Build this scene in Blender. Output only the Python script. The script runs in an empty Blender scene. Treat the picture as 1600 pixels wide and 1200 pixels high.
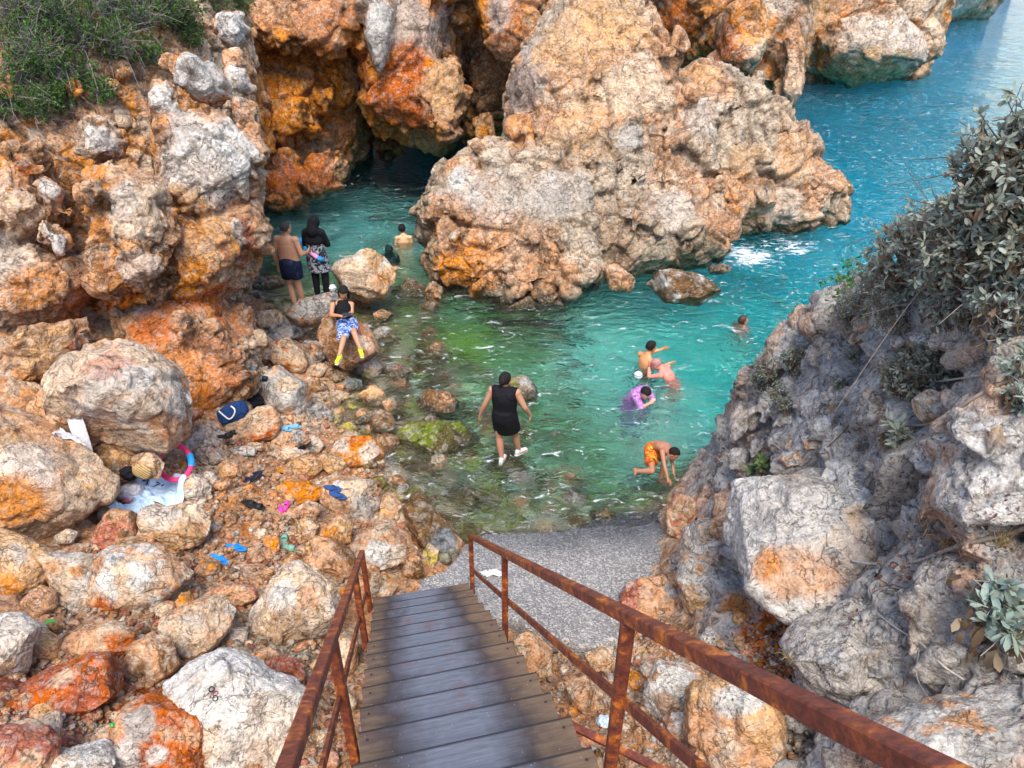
import bpy, math, random, time
import numpy as np
from mathutils import Vector, Matrix
from mathutils.bvhtree import BVHTree
T0 = time.time()
sc = bpy.context.scene
COL = sc.collection
rnd = random.Random(7)
# ------------------------------------------------------------------ camera, sky, sun, exposure
TH = math.radians(33); CH = 7.8; FPX = 1200.0
cam = bpy.data.objects.new('camera', bpy.data.cameras.new('camera')); COL.objects.link(cam)
cam.location = (0, 0, CH); cam.rotation_euler = (math.pi/2 - TH, 0, 0)
cam.data.sensor_width = 36; cam.data.lens = 27; cam.data.clip_end = 3000; cam.data.clip_start = 0.05
sc.camera = cam
SUN_EL, SUN_AZ = math.radians(60), math.radians(178)     # azimuth from +Y (view) toward +X (right)
w = bpy.data.worlds.new('World'); sc.world = w; w.use_nodes = True
nt = w.node_tree; bg = nt.nodes['Background']; sky = nt.nodes.new('ShaderNodeTexSky')
sky.sky_type = 'NISHITA'; sky.sun_disc = False; sky.sun_elevation = SUN_EL; sky.sun_rotation = SUN_AZ
sky.air_density = 1.0; sky.dust_density = .8; sky.ozone_density = 1.0
nt.links.new(sky.outputs[0], bg.inputs[0]); bg.inputs[1].default_value = 0.15
sl = bpy.data.lights.new('sun', 'SUN'); sl.energy = 2.1; sl.angle = math.radians(28); sl.color = (1, .91, .78)
so = bpy.data.objects.new('sun', sl); COL.objects.link(so)
sd = Vector((math.sin(SUN_AZ)*math.cos(SUN_EL), math.cos(SUN_AZ)*math.cos(SUN_EL), math.sin(SUN_EL)))
so.rotation_euler = sd.to_track_quat('Z', 'Y').to_euler()
vs = sc.view_settings; vs.view_transform = 'Standard'; vs.look = 'None'; vs.exposure = 1.25; vs.gamma = 1
cy = sc.cycles; cy.use_denoising = True; cy.max_bounces = 10; cy.transmission_bounces = 6; cy.transparent_max_bounces = 12
cy.diffuse_bounces = 4; cy.glossy_bounces = 3; cy.sample_clamp_indirect = 6; cy.caustics_refractive = True; cy.caustics_reflective = False
# ------------------------------------------------------------------ helpers
FW = np.array([0, math.cos(TH), -math.sin(TH)]); UP = np.array([0, math.sin(TH), math.cos(TH)]); RT = np.array([1., 0, 0]); CP = np.array([0, 0, CH])
def ray(u, v): return FW + RT*((u-800)/FPX) + UP*((600-v)/FPX)
def P(u, v, d): return CP + ray(u, v)*d
def G(u, v, z):
    r = ray(u, v); return CP + r*((z-CH)/r[2])
def Dz(u, v, z):
    r = ray(u, v); return (z-CH)/r[2]
def lin(c):
    c = np.array(c, float)/255.0
    return np.where(c <= .04045, c/12.92, ((c+.055)/1.055)**2.4)
def h3(i, s=0):
    i = i.astype(np.int64)
    x = (i[..., 0]*73856093) ^ (i[..., 1]*19349663) ^ (i[..., 2]*83492791) ^ (s*2654435761 & 0x7fffffff)
    x &= 0xffffffff
    x = ((x ^ (x >> 16))*0x45d9f3b) & 0xffffffff; x = ((x ^ (x >> 16))*0x45d9f3b) & 0xffffffff
    return ((x ^ (x >> 16)) & 0xffffff)/float(0xffffff)
def vnoise(p, s=0):
    i = np.floor(p); f = p-i; f = f*f*(3-2*f); r = 0
    for dx in (0, 1):
        wx = f[:, 0] if dx else 1-f[:, 0]
        for dy in (0, 1):
            wy = f[:, 1] if dy else 1-f[:, 1]
            for dz in (0, 1):
                wz = f[:, 2] if dz else 1-f[:, 2]
                r = r + h3(i+np.array([dx, dy, dz]), s)*wx*wy*wz
    return r*2-1
def fbm(p, o=4, s=0, g=.5):
    a, r, t = 1., 0, 0
    for k in range(o):
        r = r + a*vnoise(p*(2.03**k)+k*17.3, s+k); t += a; a *= g
    return r/t
def voro(p, s=0):
    """F1, F2, cell id hash, vector to the nearest cell point"""
    i = np.floor(p); n = len(p)
    f1 = np.full(n, 9.); f2 = np.full(n, 9.); cid = np.zeros(n); vec = np.zeros((n, 3))
    for dx in (-1, 0, 1):
        for dy in (-1, 0, 1):
            for dz in (-1, 0, 1):
                c = i+np.array([dx, dy, dz])
                q = c+np.stack([h3(c, s+1), h3(c, s+2), h3(c, s+3)], 1)*.9+.05
                v = p-q; d = np.einsum('ij,ij->i', v, v)
                m = d < f1
                f2 = np.where(m, f1, np.minimum(f2, d))
                f1 = np.where(m, d, f1); cid = np.where(m, h3(c, s+9), cid); vec[m] = v[m]
    return np.sqrt(f1), np.sqrt(f2), cid, vec
def blocky(p, s=0):
    """angular broken-rock relief: each cell its own tilted facet, with grooves between"""
    f1, f2, c, v = voro(p, s)
    a = c*6.283*7; b = (c*91.7 % 1)*2-1
    g = np.stack([np.cos(a)*np.sqrt(1-b*b), np.sin(a)*np.sqrt(1-b*b), b], 1)
    gr = np.clip((f2-f1)/.09, 0, 1); gr = gr*gr*(3-2*gr)
    return ((c-.5)*.7+np.einsum('ij,ij->i', v, g)*.75)*(.4+.6*gr)-(1-gr)*.24, c, gr
def relief(p, sizes, seed=0, warp=.16):
    """sum of blocky octaves; sizes = [(cell size, amplitude)]"""
    r = np.zeros(len(p)); info = []
    for k, (cs, am) in enumerate(sizes):
        q = p/cs
        wv = np.stack([vnoise(q*.9+5.1*k, seed+31), vnoise(q*.9+9.7+k, seed+32), vnoise(q*.9-4.3+k, seed+33)], 1)*warp
        w2 = vnoise(q*2.7+3.3*k, seed+34)[:, None]*warp*.35
        b, c, gr = blocky(q+wv+w2, seed+40*k)
        r += b*am; info.append((c, gr))
    return r, info
def sstep(x, a, b):
    t = np.clip((x-a)/(b-a), 0, 1); return t*t*(3-2*t)
# ---- palette (base colours, linear); picture colours of sunlit rock scaled back to albedo
PAL = dict(cream=(.66, .51, .38), pale=(.66, .58, .50), white=(.70, .67, .62), tan=(.57, .34, .215), orange=(.60, .25, .08), redorange=(.46, .14, .05),
    red=(.33, .11, .07), rose=(.42, .17, .12), honey=(.60, .38, .22), brown=(.23, .13, .07), grey=(.44, .405, .36), bgrey=(.40, .39, .375), dgrey=(.20, .19, .18), lgrey=(.63, .59, .53),
    umber=(.13, .085, .045), olive=(.20, .19, .07), green=(.15, .19, .045), wet=(.075, .06, .04), sand=(.92, .92, .84), yellow=(.55, .45, .16), mud=(.30, .26, .19), slate=(.25, .29, .31))
for _k in PAL:
    _v = np.array(PAL[_k]); _g = _v@np.array([.25, .6, .15]); PAL[_k] = tuple(np.clip(_g+(_v-_g)*(1.34 if _k not in ('sand', 'grey', 'bgrey', 'lgrey') else 1.05), .003, 1))
def C_(k): return np.array(PAL[k]) if isinstance(k, str) else np.array(k)
# ---- mesh linking
def mesh_obj(name, V, F, mat=None, parent=None, smooth=True, col=None, origin=None):
    V = np.asarray(V, float)
    if origin is not None: V = V-np.asarray(origin)
    m = bpy.data.meshes.new(name)
    if isinstance(F, np.ndarray):
        k = F.shape[1]
        m.vertices.add(len(V)); m.vertices.foreach_set('co', V.astype(np.float32).ravel())
        m.loops.add(F.size); m.loops.foreach_set('vertex_index', F.astype(np.int32).ravel())
        m.polygons.add(len(F)); m.polygons.foreach_set('loop_start', np.arange(0, F.size, k, dtype=np.int32))
        m.update(calc_edges=True); m.validate()
    else:
        m.from_pydata([tuple(x) for x in V], [], F); m.update()
    if smooth: m.polygons.foreach_set('use_smooth', np.ones(len(m.polygons), bool))
    if col is not None:
        at = m.color_attributes.new('Col', 'FLOAT_COLOR', 'POINT')
        c4 = np.ones((len(m.vertices), 4), np.float32); c4[:, :3] = col[:len(m.vertices)]; at.data.foreach_set('color', c4.ravel())
    if mat: m.materials.append(mat)
    o = bpy.data.objects.new(name, m); COL.objects.link(o)
    if origin is not None: o.location = Vector([float(x) for x in origin])
    if parent is not None:
        o.parent = parent
        if origin is None: o.location = -parent.location       # vertices were given in world space
        else: o.location = o.location-parent.location
    return o
def tag(o, label=None, cat=None, group=None, kind=None):
    if label: o['label'] = label
    if cat: o['category'] = cat
    if group: o['group'] = group
    if kind: o['kind'] = kind
    return o
def empty(name, loc, label, cat, group=None):
    o = bpy.data.objects.new(name, None); COL.objects.link(o); o.location = [float(x) for x in loc]; o.empty_display_size = .1
    return tag(o, label, cat, group)
_ico = {}
def ico(n):
    if n not in _ico:
        import bmesh
        b = bmesh.new(); bmesh.ops.create_icosphere(b, subdivisions=n, radius=1)
        V = np.array([v.co[:] for v in b.verts]); F = np.array([[v.index for v in f.verts] for f in b.faces]); b.free(); _ico[n] = (V, F)
    return _ico[n]
def normals(V, F):
    a, b, c = V[F[:, 0]], V[F[:, 1]], V[F[:, 2]]
    fn = np.cross(b-a, c-a)
    if F.shape[1] == 4: fn = fn+np.cross(c-a, V[F[:, 3]]-a)
    N = np.zeros_like(V)
    for k in range(F.shape[1]): np.add.at(N, F[:, k], fn)
    return N/np.maximum(np.linalg.norm(N, axis=1), 1e-9)[:, None]
# ------------------------------------------------------------------ materials
def mat(name, rough=.8, spec=.3):
    m = bpy.data.materials.new(name); m.use_nodes = True
    b = m.node_tree.nodes['Principled BSDF']; b.inputs['Roughness'].default_value = rough; b.inputs['Specular IOR Level'].default_value = spec
    return m, m.node_tree, b
class NB:
    def __init__(s, nt): s.nt = nt
    def n(s, t, **k):
        x = s.nt.nodes.new(t)
        for a, v in k.items():
            if a == 'i':
                for q, z in v.items(): x.inputs[q].default_value = z
            else: setattr(x, a, v)
        return x
    def l(s, a, b): s.nt.links.new(a, b)
    def math(s, op, a, b=None, c=None):
        x = s.n('ShaderNodeMath', operation=op)
        for k, v in enumerate((a, b, c)):
            if v is None: continue
            if isinstance(v, (int, float)): x.inputs[k].default_value = v
            else: s.l(v, x.inputs[k])
        return x.outputs[0]
    def ramp(s, f, st, interp='LINEAR'):
        r = s.n('ShaderNodeValToRGB'); s.l(f, r.inputs[0]); cr = r.color_ramp; cr.interpolation = interp
        while len(cr.elements) < len(st): cr.elements.new(.5)
        for e, (p, c) in zip(cr.elements, st):
            e.position = p; e.color = (c, c, c, 1) if isinstance(c, (int, float)) else (*c, 1)
        return r.outputs[0]
    def mix(s, f, a, b, mode='MIX'):
        x = s.n('ShaderNodeMix', data_type='RGBA', blend_type=mode)
        if isinstance(f, (int, float)): x.inputs[0].default_value = f
        else: s.l(f, x.inputs[0])
        for k, v in ((6, a), (7, b)):
            if isinstance(v, tuple): x.inputs[k].default_value = (*v[:3], 1)
            else: s.l(v, x.inputs[k])
        return x.outputs[2]
    def noise(s, vec, scale, detail=6, rough=.6, dist=0):
        x = s.n('ShaderNodeTexNoise', i={'Scale': scale, 'Detail': detail, 'Roughness': rough, 'Distortion': dist})
        if vec is not None: s.l(vec, x.inputs['Vector'])
        return x.outputs['Fac'], x.outputs['Color']
def rock_material(name, k=1.0, bump=1.0, wetgloss=True):
    m, nt, b = mat(name, .85, .25); q = NB(nt)
    pos = q.n('ShaderNodeNewGeometry').outputs['Position']
    at = q.n('ShaderNodeAttribute', attribute_name='Col').outputs['Color']
    n0f, n0c = q.noise(pos, 2.2*k, 3, .5)
    wv = q.n('ShaderNodeVectorMath', operation='MULTIPLY_ADD', i={1: (.16/k,)*3}); q.l(n0c, wv.inputs[0]); q.l(pos, wv.inputs[2])
    wp = wv.outputs[0]
    n1, _ = q.noise(wp, 3.5*k, 10, .68); n2, _ = q.noise(wp, 17*k, 8, .72, .4)
    v1 = q.n('ShaderNodeTexVoronoi', i={'Scale': 11*k, 'Randomness': 1.}); q.l(wp, v1.inputs['Vector'])
    v2 = q.n('ShaderNodeTexVoronoi', i={'Scale': 30*k}); q.l(wp, v2.inputs['Vector'])
    nc, _ = q.noise(wp, 2.6*k, 7, .62, .8)
    fc_, fcc = q.noise(pos, 2.6*k, 8, .62); wv2 = q.n('ShaderNodeVectorMath', operation='MULTIPLY_ADD', i={1: (.3/k,)*3}); q.l(fcc, wv2.inputs[0]); q.l(wp, wv2.inputs[2])
    ve = q.n('ShaderNodeTexVoronoi', feature='DISTANCE_TO_EDGE', i={'Scale': 2.3*k}); q.l(wv2.outputs[0], ve.inputs['Vector'])
    def chip(scale, amp):      # each Voronoi cell a flat chip tilted its own way
        vv = q.n('ShaderNodeTexVoronoi', i={'Scale': scale, 'Randomness': 1.}); q.l(wp, vv.inputs['Vector'])
        a = q.n('ShaderNodeVectorMath', operation='SUBTRACT'); q.l(wp, a.inputs[0]); q.l(vv.outputs['Position'], a.inputs[1])
        c2 = q.n('ShaderNodeVectorMath', operation='SUBTRACT', i={1: (.5, .5, .5)}); q.l(vv.outputs['Color'], c2.inputs[0])
        d2 = q.n('ShaderNodeVectorMath', operation='DOT_PRODUCT'); q.l(a.outputs[0], d2.inputs[0]); q.l(c2.outputs[0], d2.inputs[1])
        return q.math('MULTIPLY', d2.outputs['Value'], amp*scale)
    sep = q.n('ShaderNodeSeparateColor'); q.l(v1.outputs['Color'], sep.inputs[0])
    sep2 = q.n('ShaderNodeSeparateColor'); q.l(v2.outputs['Color'], sep2.inputs[0])
    c = q.mix(1., at, q.ramp(n1, [(.28, .5), (.45, .95), (.6, 1.15), (.75, 1.45)]), 'MULTIPLY')
    c = q.mix(1., c, q.ramp(n2, [(.3, .34), (.44, .9), (.58, 1.12), (.72, 1.4)]), 'MULTIPLY')
    c = q.mix(q.ramp(sep.outputs[0], [(.72, 0.), (.86, .5)]), c, q.mix(.5, c, (.66, .60, .52)))          # pale clasts
    c = q.mix(q.ramp(sep2.outputs[1], [(.75, 0.), (.9, .45)]), c, q.mix(.5, c, (.7, .66, .6)))
    c = q.mix(q.ramp(sep2.outputs[0], [(.78, 0.), (.9, .55)]), c, q.mix(.6, c, (.12, .07, .045)))
    crk = q.ramp(q.math('ABSOLUTE', q.math('SUBTRACT', nc, .5)), [(0., .5), (.010, 0.)])
    crk = q.math('MULTIPLY', crk, q.ramp(n0f, [(.4, .1), (.58, 1.)]))
    crk = q.math('MAXIMUM', crk, q.math('MULTIPLY', q.ramp(ve.outputs['Distance'], [(0., .5), (.014, 0.)]), q.ramp(n1, [(.46, 1.), (.53, 0.)])))
    c = q.mix(crk, c, (.07, .04, .025))
    q.l(c, b.inputs['Base Color'])
    n5, _ = q.noise(pos, .9*k, 3, .5); crust = q.ramp(n5, [(.4, .25), (.6, 1.)])
    hsum = q.math('MULTIPLY', n1, .9)
    hsum = q.math('ADD', q.math('MULTIPLY', q.math('MULTIPLY', n2, .5), crust), hsum)
    hsum = q.math('ADD', chip(6*k, .55), hsum); hsum = q.math('ADD', chip(17*k, .3), hsum)
    hsum = q.math('MULTIPLY_ADD', v2.outputs['Distance'], -.12, hsum)
    hsum = q.math('MULTIPLY_ADD', crk, -.5, hsum)
    bp = q.n('ShaderNodeBump', i={'Strength': 1.*bump, 'Distance': .1/k}); q.l(hsum, bp.inputs['Height']); q.l(bp.outputs[0], b.inputs['Normal'])
    if wetgloss:       # stone within the splash line is glossy
        z = q.n('ShaderNodeSeparateXYZ'); q.l(pos, z.inputs[0])
        q.l(q.ramp(q.math('MULTIPLY_ADD', n1, .25, z.outputs[2]), [(.12, .32), (.4, .88)]), b.inputs['Roughness'])
    return m
M = {}
M['rock'] = rock_material('limestone'); M['rockfar'] = rock_material('far_limestone', .45, 1.); M['rocknear'] = rock_material('near_limestone', 1.7, 1.)
def plain(name, c, rough=.7, spec=.3, var=.25, scale=30, bump=0., bscale=60, sheen=0):
    m, nt, b = mat(name, rough, spec); q = NB(nt)
    pos = q.n('ShaderNodeTexCoord').outputs['Object']
    f, _ = q.noise(pos, scale, 4)
    q.l(q.mix(1., (*c,), q.ramp(f, [(.3, 1-var), (.7, 1+var)]), 'MULTIPLY'), b.inputs['Base Color'])
    if bump:
        g, _ = q.noise(pos, bscale, 4); bp = q.n('ShaderNodeBump', i={'Strength': bump, 'Distance': .01}); q.l(g, bp.inputs['Height']); q.l(bp.outputs[0], b.inputs['Normal'])
    return m
# ------------------------------------------------------------------ ground height field (one sheet out to the horizon)
GP = []       # (x, y, z)
def gp(u, v, z): p = G(u, v, z); GP.append((p[0], p[1], z))
for a in [(700,885,.12),(655,905,.32),(600,765,.02),(545,705,.05),(520,640,.03),(470,570,.22),(430,520,.12),(370,440,.0),(400,480,.1),
          (440,795,.75),(380,745,.75),(520,800,.4),(560,870,.5),(350,870,1.0),(370,700,.65),(420,670,.4),(460,660,.25),(300,760,1.15),(340,650,.9),(380,590,.45),(330,560,1.1),(250,850,1.2),(130,780,1.35),(30,760,1.6),
          (100,900,1.6),(0,1000,2.0),(250,1000,1.55),(400,1000,1.15),(450,1100,1.5),(100,1150,2.2),(300,1150,1.9),(500,960,.55),(560,1100,1.2),(450,930,.85),
          (-200,1000,2.4),(-200,700,2.4),(100,600,1.9),(0,500,2.6),
          # right of the stairs and the right hillside
          (830,1010,.25),(900,1040,.35),(860,1100,.9),(960,1010,.5),(1000,1150,1.35),(1060,980,.9),(1100,1100,1.7),(1200,1000,1.9),(1230,1150,2.2),(1500,1150,3.3),(1600,1190,3.7),(1500,950,3.6),(1600,800,4.5),
          (1600,600,5.2),(1600,420,5.6),(1450,600,4.4),(1300,650,3.2),(1400,700,3.7),(1280,850,2.4),(1400,850,3.1),(1400,470,4.5),(1590,260,6.1),(1480,380,5.1),(1420,430,4.7),(1350,450,3.9),(1500,500,4.9),(1250,520,3.0),(1320,470,3.6),(1200,600,2.5),(1150,610,1.7),(1120,690,.7),(1160,720,1.7),(1120,770,1.2),(1065,800,.3),
          (1045,860,.25),(1020,900,.3),(1200,680,2.5),(1180,800,2.0),(1120,900,1.3),
          (1040,772,-.25),(1020,765,-.35),(1060,745,-.35),(1060,700,-.9),(1085,665,-1.2),(1000,790,-.25),
          # bed of the pool and shallows
          (1085,730,-.35),(1095,650,-1.3),(1130,580,-1.8),(900,830,-.06),(1000,840,-.04),(750,800,-.22),(850,780,-.32),(960,770,-.4),(700,780,-.2),(800,720,-.3),(900,720,-.55),(1000,700,-.8),(700,700,-.25),(650,640,-.2),(560,600,-.07),(620,560,-.2),(700,600,-.28),(800,640,-.45),
          (640,520,-.25),(560,490,-.1),(700,520,-.4),(800,520,-.6),(700,490,-.5),(760,570,-.45),(850,560,-.75),(900,600,-.9),(950,520,-1.1),(1000,560,-1.3),(1050,640,-1.4),(1050,500,-1.9),(1150,500,-2.3),(1200,450,-2.8),(1250,400,-3.4),(1350,300,-4.2),
          (420,450,-.2),(440,400,-.6),(450,360,-.95),(550,360,-1.0),(640,380,-1.0),(640,430,-.5),(580,390,-1.0),(520,370,-1.2),(600,320,-1.3),(500,310,-1.2),(650,260,-2.5),(430,330,-1.6),
          (1300,200,-3.6),(1400,180,-3.8),(1500,100,-4),(1400,250,-3.6)]: gp(*a)
GP += [(-3, 2.5, 2.7), (-6, 3, 3.4), (-1, 1, 2.8), (1, 1.6, 2.4), (0, -1.5, 4.6), (-5, -1, 5), (-12, 6, 4), (-12, 12, 4), (-14, 0, 5), (3, -1, 5.5), (6, -1, 7.5), (6.5, 3.5, 7), (5.2, 6.6, 4.9), (7, 6.5, 6.5), (9, 8, 7), (10, 3, 8),
       (5.4, 9.0, 2.6), (6.6, 9.5, 4.2), (4.4, 10.6, -.9), (5.5, 11.5, -1.6), (8.5, 11, 3.5), (9, 14, -3), (4, 13, -2.2), (14, 14, -3), (20, 12, -2), (14, 8, 6),
       (-9, 15, 2), (-8, 20, 0), (-6, 26, -2.5), (0, 24, -3), (4, 26, -4), (-14, 24, 4), (-14, 40, 6), (-40, 30, 10), (-40, -10, 8), (0, -30, 12), (30, -20, 12), (40, 10, 5), (0, 50, -4), (14, 40, -4), (25, 25, -4), (40, 40, -4.5), (80, 80, -5), (-60, 100, 5), (0, 200, -5), (200, 200, -5), (200, 0, -5), (20, 90, -5), (-200, 0, 15), (-200, 200, 15), (0, -200, 20)]
GP = np.array(GP)
def _k(r): return -np.sqrt(r*r+.09)
_A = _k(np.linalg.norm(GP[:, None, :2]-GP[None, :, :2], axis=2)); _n = len(GP)
_S = np.zeros((_n+3, _n+3)); _S[:_n, :_n] = _A+np.eye(_n)*.05; _S[:_n, _n] = 1; _S[:_n, _n+1:] = GP[:, :2]/50; _S[_n, :_n] = 1; _S[_n+1:, :_n] = GP[:, :2].T/50
_W = np.linalg.solve(_S, np.concatenate([GP[:, 2], [0, 0, 0]]))
def gz0(x, y):
    x = np.atleast_1d(x).astype(float); y = np.atleast_1d(y).astype(float); r = np.full(len(x), _W[_n])+_W[_n+1]*x/50+_W[_n+2]*y/50
    for i in range(_n): r += _W[i]*_k(np.hypot(x-GP[i, 0], y-GP[i, 1]))
    return r
def gax(lo, a, b, hi, step, grow=1.13):
    c = list(np.arange(a, b+1e-6, step)); s = step
    while c[-1] < hi: s = min(s*grow, 40); c.append(c[-1]+s)
    s = step; l = []; x = a
    while x > lo: s = min(s*grow, 40); x -= s; l.append(x)
    return np.array(l[::-1]+c)
gxs = gax(-900, -7.5, 5.6, 900, .03); gys = gax(-300, 1.0, 16, 1500, .03)
nx, ny = len(gxs), len(gys)
GX, GY = np.meshgrid(gxs, gys); GZ = gz0(GX.ravel(), GY.ravel())
# sheet relief: strong on the right hillside, rubbly on the bank, cobbled under water
pts = np.stack([GX.ravel(), GY.ravel(), GZ], 1)
def hillmask(x, y, z):      # right of a line from the stair foot to the point
    lx = np.interp(y, [0, 2.5, 4, 5.5, 7, 8.3, 9.5, 11, 14], [1.3, 1.5, 1.75, 2.0, 2.05, 2.2, 2.7, 3.2, 3.6])
    return sstep(x-lx, -.15, .35)
HM = hillmask(pts[:, 0], pts[:, 1], pts[:, 2])*(pts[:, 2] > -3)*(pts[:, 1] < 30)
near = (np.abs(pts[:, 0]) < 30)*(pts[:, 1] < 60)*(pts[:, 1] > -10)
nn = near.astype(bool)
GN = np.zeros_like(pts); gZ2 = GZ.reshape(ny, nx); dzdx = np.gradient(gZ2, gxs, axis=1); dzdy = np.gradient(gZ2, gys, axis=0)
GN[:, 0] = -dzdx.ravel(); GN[:, 1] = -dzdy.ravel(); GN[:, 2] = 1; GN /= np.linalg.norm(GN, axis=1)[:, None]
pn = pts[nn]
_q = pn@np.array(Matrix.Rotation(math.radians(38), 3, 'Y')).T*np.array([.75, .8, 1.7]); r1, inf1 = relief(_q, [(1.2, .42), (.42, .2), (.15, .07)], 3)
fb = fbm(pn*3.1, 5, 8); rid = 1-np.abs(fbm(pn*2.2, 4, 77))*2.2
r2, inf2 = relief(pn, [(.34, .1), (.13, .04)], 13)
hm = HM[nn]; uw = sstep(-pn[:, 2], -.02, .25)
disp = hm*(.3+.7*sstep(pn[:, 2], .2, 1.3))*(r1+fb*.12+rid*.06)+(1-hm)*(1-.2*uw)*(r2+fb*.05)
far = np.clip((np.abs(pn[:, 0])-12)/20, 0, 1); disp *= 1-far*.5
pn2 = pn+GN[nn]*disp[:, None]
# colours of the sheet
def mixc(a, b, t): return a*(1-t[:, None])+b*t[:, None]
g1 = fbm(pn*.9, 4, 51); g2 = fbm(pn*2.7, 4, 52); cc = inf1[1][0]
colr = mixc(np.tile(C_('grey'), (len(pn), 1)), C_('bgrey')*.95, sstep(g1, -.2, .3))
colr = mixc(colr, C_('lgrey'), sstep(g2, .1, .45)*.8); colr = mixc(colr, C_('tan'), sstep(g1*-1+g2*.5, .25, .5)*.5)
colr = mixc(colr, C_('dgrey'), sstep(fbm(pn*4.1, 3, 57), .25, .55)*.8)
for (u, v, z, r, k, s) in [(1220, 985, 1.9, .45, 'redorange', 1), (1150, 960, 1.5, .3, 'orange', .8), (1300, 990, 2.2, .3, 'redorange', .8), (1080, 880, 1.0, .8, 'tan', .8), (1060, 820, .4, .7, 'tan', .8), (1150, 720, 1.8, .5, 'tan', .6), (1130, 820, 1.4, .5, 'tan', .6), (1570, 620, 5, .35, 'honey', .9), (1590, 660, 4.8, .3, 'tan', .9), (1000, 960, .5, .7, 'tan', .8), (1100, 640, 1.1, .5, 'tan', .5)]:
    c0 = G(u, v, z); t = s*sstep(-np.linalg.norm(pn-c0, axis=1)/r+g2*.5, -1.1, -.6); colr = mixc(colr, C_(k), t)
coll = mixc(np.tile(C_('tan'), (len(pn), 1)), C_('orange')*1.1, sstep(g1+g2*.3, -.1, .3)*.35); coll = mixc(coll, C_('rose'), sstep(g2-g1*.3, .2, .5)*.5); coll = mixc(coll, C_('cream'), sstep(inf2[0][0], .62, .8)*.8)
for (u, v, z, r, k, s) in [(100, 1090, 2.1, 1.0, 'red', 1), (200, 1090, 1.9, .5, 'redorange', 1), (60, 1180, 2.3, .7, 'rose', .8), (400, 800, .8, .8, 'orange', .35), (330, 830, 1, .5, 'redorange', .35), (430, 1000, 1.1, .8, 'mud', .8), (340, 930, 1.2, .4, 'mud', .8), (470, 600, .3, .5, 'grey', .7)]:
    c0 = G(u, v, z); t = s*sstep(-np.linalg.norm(pn-c0, axis=1)/r+g2*.5, -1.1, -.6); coll = mixc(coll, C_(k), t)
for q_ in inf1[:2]: colr = mixc(colr, C_('brown')*.6, (1-q_[1])*.35)  # hillside joints browned for earth and for painted crevice shade
coll = coll*.8
cg = mixc(coll, colr, hm)
# bed: olive cobbles in the shallows, pale sand farther out, weed patches
pz = pn[:, 2]
bed = mixc(np.tile(C_('mud'), (len(pn), 1)), C_('olive')*1.5, sstep(inf2[0][0], .45, .5)); bed = mixc(bed, C_('cream'), sstep(inf2[0][0], .78, .82)*.8); bed = mixc(bed, C_('lgrey'), sstep(inf2[1][0], .72, .8)*.7); bed = mixc(bed, C_('umber'), np.maximum(sstep(-inf2[0][0], -.2, -.15), sstep(g2, .2, .45)*.6)); bed = mixc(bed, C_('umber')*.6, (1-inf2[0][1])*.8)
sand = np.tile(C_('sand')*1.15, (len(pn), 1))
sand = mixc(sand, C_('green')*.8, sstep(fbm(pn[:, :]*np.array([.9, .9, .2]), 3, 61), .22, .4)*.7)
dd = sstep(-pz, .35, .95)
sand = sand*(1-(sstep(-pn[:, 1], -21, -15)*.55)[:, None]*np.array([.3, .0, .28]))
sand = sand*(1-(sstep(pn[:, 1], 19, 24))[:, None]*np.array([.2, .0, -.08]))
bed = mixc(bed, sand, dd)
_cv = G(640, 235, 0); _t = sstep(-np.hypot((pn[:, 0]-_cv[0])/5.5, (pn[:, 1]-_cv[1]-1)/5.2)+g2*.25, -1.1, -.75)      # gloom of the cave painted into the bed colour
bed = mixc(bed, C_('wet')*.7, _t)  # painted cave gloom, borrowing the wet palette tone
for (u, v, r, k, s) in [(780, 540, 1.6, 'green', .8), (640, 540, 1.3, 'olive', .6), (720, 560, .8, 'yellow', .5), (880, 640, 1.2, 'green', .3)]:
    c0 = G(u, v, -.6); t = s*sstep(-np.hypot(pn[:, 0]-c0[0], pn[:, 1]-c0[1])/r+g2*.6, -1.1, -.5); bed = mixc(bed, C_(k), t)
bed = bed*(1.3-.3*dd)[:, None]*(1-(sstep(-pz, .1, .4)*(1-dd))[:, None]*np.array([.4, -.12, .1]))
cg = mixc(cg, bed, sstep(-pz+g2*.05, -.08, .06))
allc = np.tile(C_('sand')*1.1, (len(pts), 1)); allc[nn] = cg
allc[(~nn) & (pts[:, 2] > 0)] = C_('tan')
PT = pts.copy(); PT[nn] = pn2
# cells far away or deep keep the plain heights
idx = np.arange(nx*ny).reshape(ny, nx); GF = np.stack([idx[:-1, :-1].ravel(), idx[:-1, 1:].ravel(), idx[1:, 1:].ravel(), idx[1:, :-1].ravel()], 1)
fm = HM[GF[:, 0]] > .5; fm &= pts[GF[:, 0], 2] > -.25
def sub(V, F, Cc):
    u, inv = np.unique(F, return_inverse=True); return V[u], inv.reshape(F.shape), Cc[u]
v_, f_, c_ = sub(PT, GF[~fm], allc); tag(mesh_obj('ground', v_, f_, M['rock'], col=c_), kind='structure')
v_, f_, c_ = sub(PT, GF[fm], allc); tag(mesh_obj('hillside', v_, f_, M['rock'], col=c_), kind='structure')
from bisect import bisect_right
GZd = PT[:, 2].reshape(ny, nx)
def gz(x, y):
    i = min(max(bisect_right(gxs, x)-1, 0), nx-2); j = min(max(bisect_right(gys, y)-1, 0), ny-2)
    a = (x-gxs[i])/(gxs[i+1]-gxs[i]); b = (y-gys[j])/(gys[j+1]-gys[j])
    return (GZd[j, i]*(1-a)+GZd[j, i+1]*a)*(1-b)+(GZd[j+1, i]*(1-a)+GZd[j+1, i+1]*a)*b
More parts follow.
